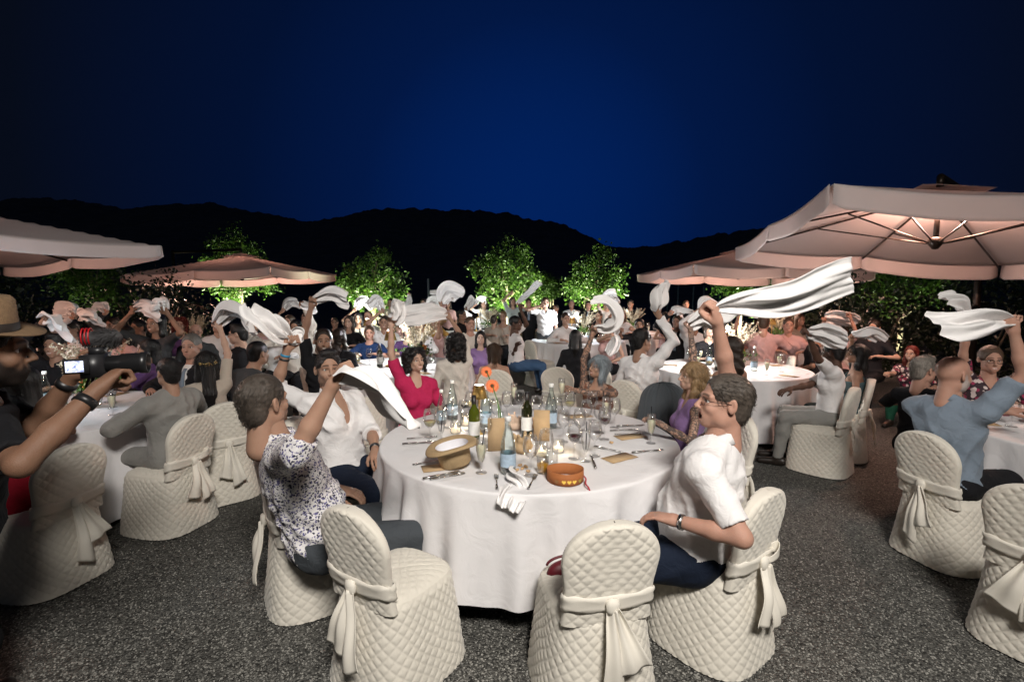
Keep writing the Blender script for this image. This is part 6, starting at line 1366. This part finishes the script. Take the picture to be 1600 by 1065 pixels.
# small red bag on the empty chair
sd = SDF(); sd.ell((0, 0, .05), (.09, .04, .06), .01); sd.plane((0, 0, 0), (0, 0, -1)); V, F = sd.mesh(.008); hbag = empty('handbag', (.245, 2.17, .395), .2); obj('pouch', V, F, mat('red_leather', (.10, .004, .01), .5, noise=.1), hbag); MB().tube([(.09 * math.cos(t), 0, .09 + .04 * math.sin(t)) for t in np.linspace(.1, PI - .1, 12)], .006, 6).build('strap', mat('red_leather', (.18, .006, .014), .4), hbag); tag(hbag, 'dark red handbag on the empty front chair', 'bag')
# jacket on a chair back
nz, nb = 40, 80; ph = np.linspace(0, 2 * PI, nb, endpoint=False); rows = []
for i in range(nz):
    z = .40 + .50 * i / (nz - 1); k = i / (nz - 1); hw = .225 * math.sqrt(max(.0, 1 - max(0, (z - .70) / .205) ** 2.4)) + .012 + .02 * (1 - k); f = .007 * np.sin(ph * 11 + 2 * k) * (1 - k * .6) + .005 * np.sin(ph * 23 + 5 * k)
    x = hw * np.sign(np.cos(ph)) * np.abs(np.cos(ph)) ** .8; y = (.052 + f) * np.sign(np.sin(ph)) * np.abs(np.sin(ph)) ** .55 * min(1, hw / .06); rows.append(np.stack([x, -.215 - .16 * (z - .45) + y, np.full(nb, z)], -1))
o = obj('draped_jacket', np.concatenate(rows), grid_faces(nb, nz, True), mat('grey_suiting', (.055, .065, .075), .85, noise=.15, nscale=120, bump=.3, bscale=120, sheen=.2)); o.location = (1.12, 4.12, .03); o.rotation_euler = (0, 0, -math.radians(232)); tag(o, 'dark grey suit jacket hung over a chair back', 'jacket')
# gold ornament in the black hair
q_ = PP['orn']; rng = np.random.default_rng(4); mb = MB()
for k in range(46):
    a = rng.uniform(-1.05, 1.05); c = q_['Hc'] + q_['MH'] @ np.array([.090 * math.sin(a), -.016 - .112 * math.cos(a), .030 + rng.normal(0, .009) - .02 * math.cos(a)]) * q_['hs'] - q_['O']; rr = rng.uniform(.004, .008); mb.lathe([(.0005, -rr), (rr, 0), (.0005, rr)], 6, tuple(c))
mb.build('hair_ornament', mat('gold_leaf', (.8, .58, .25), .25, 1), q_['o'], smooth=False)
# video camera held by the cameraman
cp = (PP['photog']['hand'][1] * .55 + PP['photog']['hand'][-1] * .45); vc = empty('video_camera', (cp[0] - .03, cp[1] + .02, cp[2] - .02), math.radians(-62) + PI / 2 - PI / 2)
vc.rotation_euler = (0, 0, -math.radians(66)); vc.scale = (.88, .88, .88)
MB().box((0, .0, .03), (.13, .075, .095)).build('body', BLACK, vc, smooth=False); MB().box((0, .01, .09), (.055, .05, .03)).build('viewfinder', BLACK, vc, smooth=False)
le = MB().lathe([(.001, 0), (.036, 0), (.038, .05), (.044, .055), (.044, .12), (.047, .125), (.047, .15), (.04, .15), (.036, .12), (.001, .115)], 24); V = np.array(le.V); V = np.stack([V[:, 0], V[:, 2] + .035, V[:, 1] + .03], 1); obj('lens', V, le.F, mat('lens_rubber', (.012, .012, .013), .35), vc)
scn = bpy.data.materials.new('camera_screen'); scn.use_nodes = True; t = scn.node_tree; b = t.nodes['Principled BSDF']; v = t.nodes.new('ShaderNodeTexVoronoi'); v.inputs['Scale'].default_value = 140; r_ = t.nodes.new('ShaderNodeValToRGB'); r_.color_ramp.elements[0].color = (.02, .06, .3, 1); r_.color_ramp.elements[1].color = (.8, .85, 1, 1); r_.color_ramp.elements[1].position = .6
tcn = t.nodes.new('ShaderNodeTexCoord'); t.links.new(tcn.outputs['Object'], v.inputs['Vector']); t.links.new(v.outputs['Color'], r_.inputs[0]); t.links.new(r_.outputs[0], b.inputs['Emission Color']); b.inputs['Emission Strength'].default_value = 1.6; b.inputs['Base Color'].default_value = (.02, .02, .03, 1)
MB().box((.072, -.045, .035), (.008, .085, .062)).build('screen_frame', BLACK, vc, smooth=False); obj('screen', np.array([(.0767, -.08, .012), (.0767, -.02, .012), (.0767, -.02, .058), (.0767, -.08, .058)]), [(0, 1, 2, 3)], scn, vc, smooth=False)
sd = SDF(); sd.cone((0, -.015, .145), (0, .07, .145), .029, .029, .01); V, F = sd.mesh(.006, lambda X, Y, Z: .004 * np.sin(X * 260) * np.sin(Y * 240) * np.sin(Z * 250)); sv, sf = strands((V - np.array([0, .03, .13])), F, 'short', 1600, 3); sv = sv + np.array([0, .03, .13]); obj('fur_microphone', np.concatenate([V, sv]), np.concatenate([F, sf + len(V)]), mat('grey_fur', (.05, .048, .05), .9, noise=.5, nscale=200), vc)
for k in range(3): MB().tube([(.032 * math.cos(t), -.035 + .012 * k, .15 + .036 * math.sin(t)) for t in np.linspace(0, 2 * PI, 17)], .003, 5, False).build('shock_mount', mat('red_rubber', (.45, .01, .015), .4), vc)
MB().tube([(-.05, -.03, .0), (-.07, -.06, -.07), (-.05, -.05, -.15), (-.0, -.03, -.11), (.03, 0, 0)], .006, 6).build('strap', BLACK, vc); tag(vc, 'video camera with fur microphone and lit screen held at left', 'camera')
# ------------------------------------------------------------------ lamps, bottles, glasses and dry grasses on the other tables
LP = {'t1': (26, (.80, .9, 1)), 't2': (95, (.95, .98, 1)), 't3': (90, (.86, .94, 1)), 't4': (110, (1, .97, .94)), 't5': (2.0, (1, .9, .8)), 't6': (28, (1, .75, .6)), 't7': (9, (1, .72, .55)), 't8': (30, (.95, 1, .95)), 't9': (30, (.95, .98, 1)), 't10': (60, (.92, 1, .95))}
WHERE = {'t1': 'the dim left table', 't2': 'the bright table behind the pink top', 't3': 'the small bright table beside the standing man', 't4': 'the bright table behind the blonde woman', 't5': 'the table at the right edge', 't6': 'the pink lit far table', 't7': 'the dim far left table', 't8': 'the far lit table left of the avenue', 't9': 'the far table right of the avenue', 't10': 'the far table before the navy T-shirt'}
rng = np.random.default_rng(12)
for k, (x, y) in TB.items():
    pw, cl = LP[k]; wh = WHERE[k]
    def on(o, r, a, label, cat, grp, s=1.0): o.location = (x + r * math.cos(a), y + r * math.sin(a), ZT); o.rotation_euler = (0, 0, a * 3); o.scale = (s, s, s); tag(o, label, cat, grp); return o
    lm = on(table_lamp(), .14, 3.6, 'gold lamp on ' + wh, 'lamp', 'table lamps', 1.4); lamp_point('lamp_light', (0, 0, .40), pw * .62, cl, .04, lm)
    if k != 't5': on(grasses(int(x * 10) % 7), .34, 1.0, 'dry grass bouquet on ' + wh, 'bouquet', 'dry grass bouquets', .88)
    for j in range(11):
        a = j * 2 * PI / 11 + rng.uniform(-.15, .15); r_ = rng.uniform(.42, .62); o = wine_glass((None, 'red', None, 'white')[j % 4]) if j % 3 else flute(.5, j % 2 == 0)
        on(o, r_, a, ('wine glass' if j % 3 else 'flute glass') + ' standing on ' + wh, 'wine glass' if j % 3 else 'flute', 'glasses on ' + wh)
    for j in range(4): on(bottle(('water', 'dark', 'water', 'green')[j]), .30, j * 1.6 + 2.2, ('clear water bottle' if j % 2 == 0 else ('dark wine bottle' if j == 1 else 'green wine bottle')) + ' on ' + wh, 'bottle', 'bottles on ' + wh)
    for j in range(5): a = j * 1.25 + .3; o = obj('menu_card', np.array([(-.052, -.1, .002), (.052, -.1, .002), (.052, .1, .002), (-.052, .1, .002)]), [(0, 1, 2, 3)], KRAFT, smooth=False); sheet_solid(o, .0015); on(o, .74, a, 'kraft menu lying on ' + wh, 'menu', 'menus on ' + wh); o.rotation_euler = (0, 0, a + PI / 2)
# coral napkin cloth and floor lamp at right
fl_ = empty('floor_light', tuple(gz(1384, 634, 0))); MB().lathe([(.001, 0), (.06, 0), (.065, .04), (.05, .045), (.001, .045)], 16).build('housing', BLACK, fl_); MB().lathe([(.001, .047), (.045, .047)], 16).build('lens', emis('uplight_lens', (.85, 1, .9), 9), fl_); tag(fl_, 'small floor light glowing green white behind the bald man', 'spotlight')

# invented mast and housing for the added key light, out of view
fm = empty('added_light_mast', (.9, -2.0, 0)); MB().tube([(0, -.1, 0), (0, -.1, 4.75)], .05, 12).build('pole', DARKM, fm)
MB().box((0, -.02, 4.85), (1.4, .1, .9), Matrix.Rotation(math.radians(-38), 3, 'X')).build('housing', BLACK, fm, smooth=False); tag(fm, 'made-up dark mast and housing for the added key light, out of view', 'added light mast')
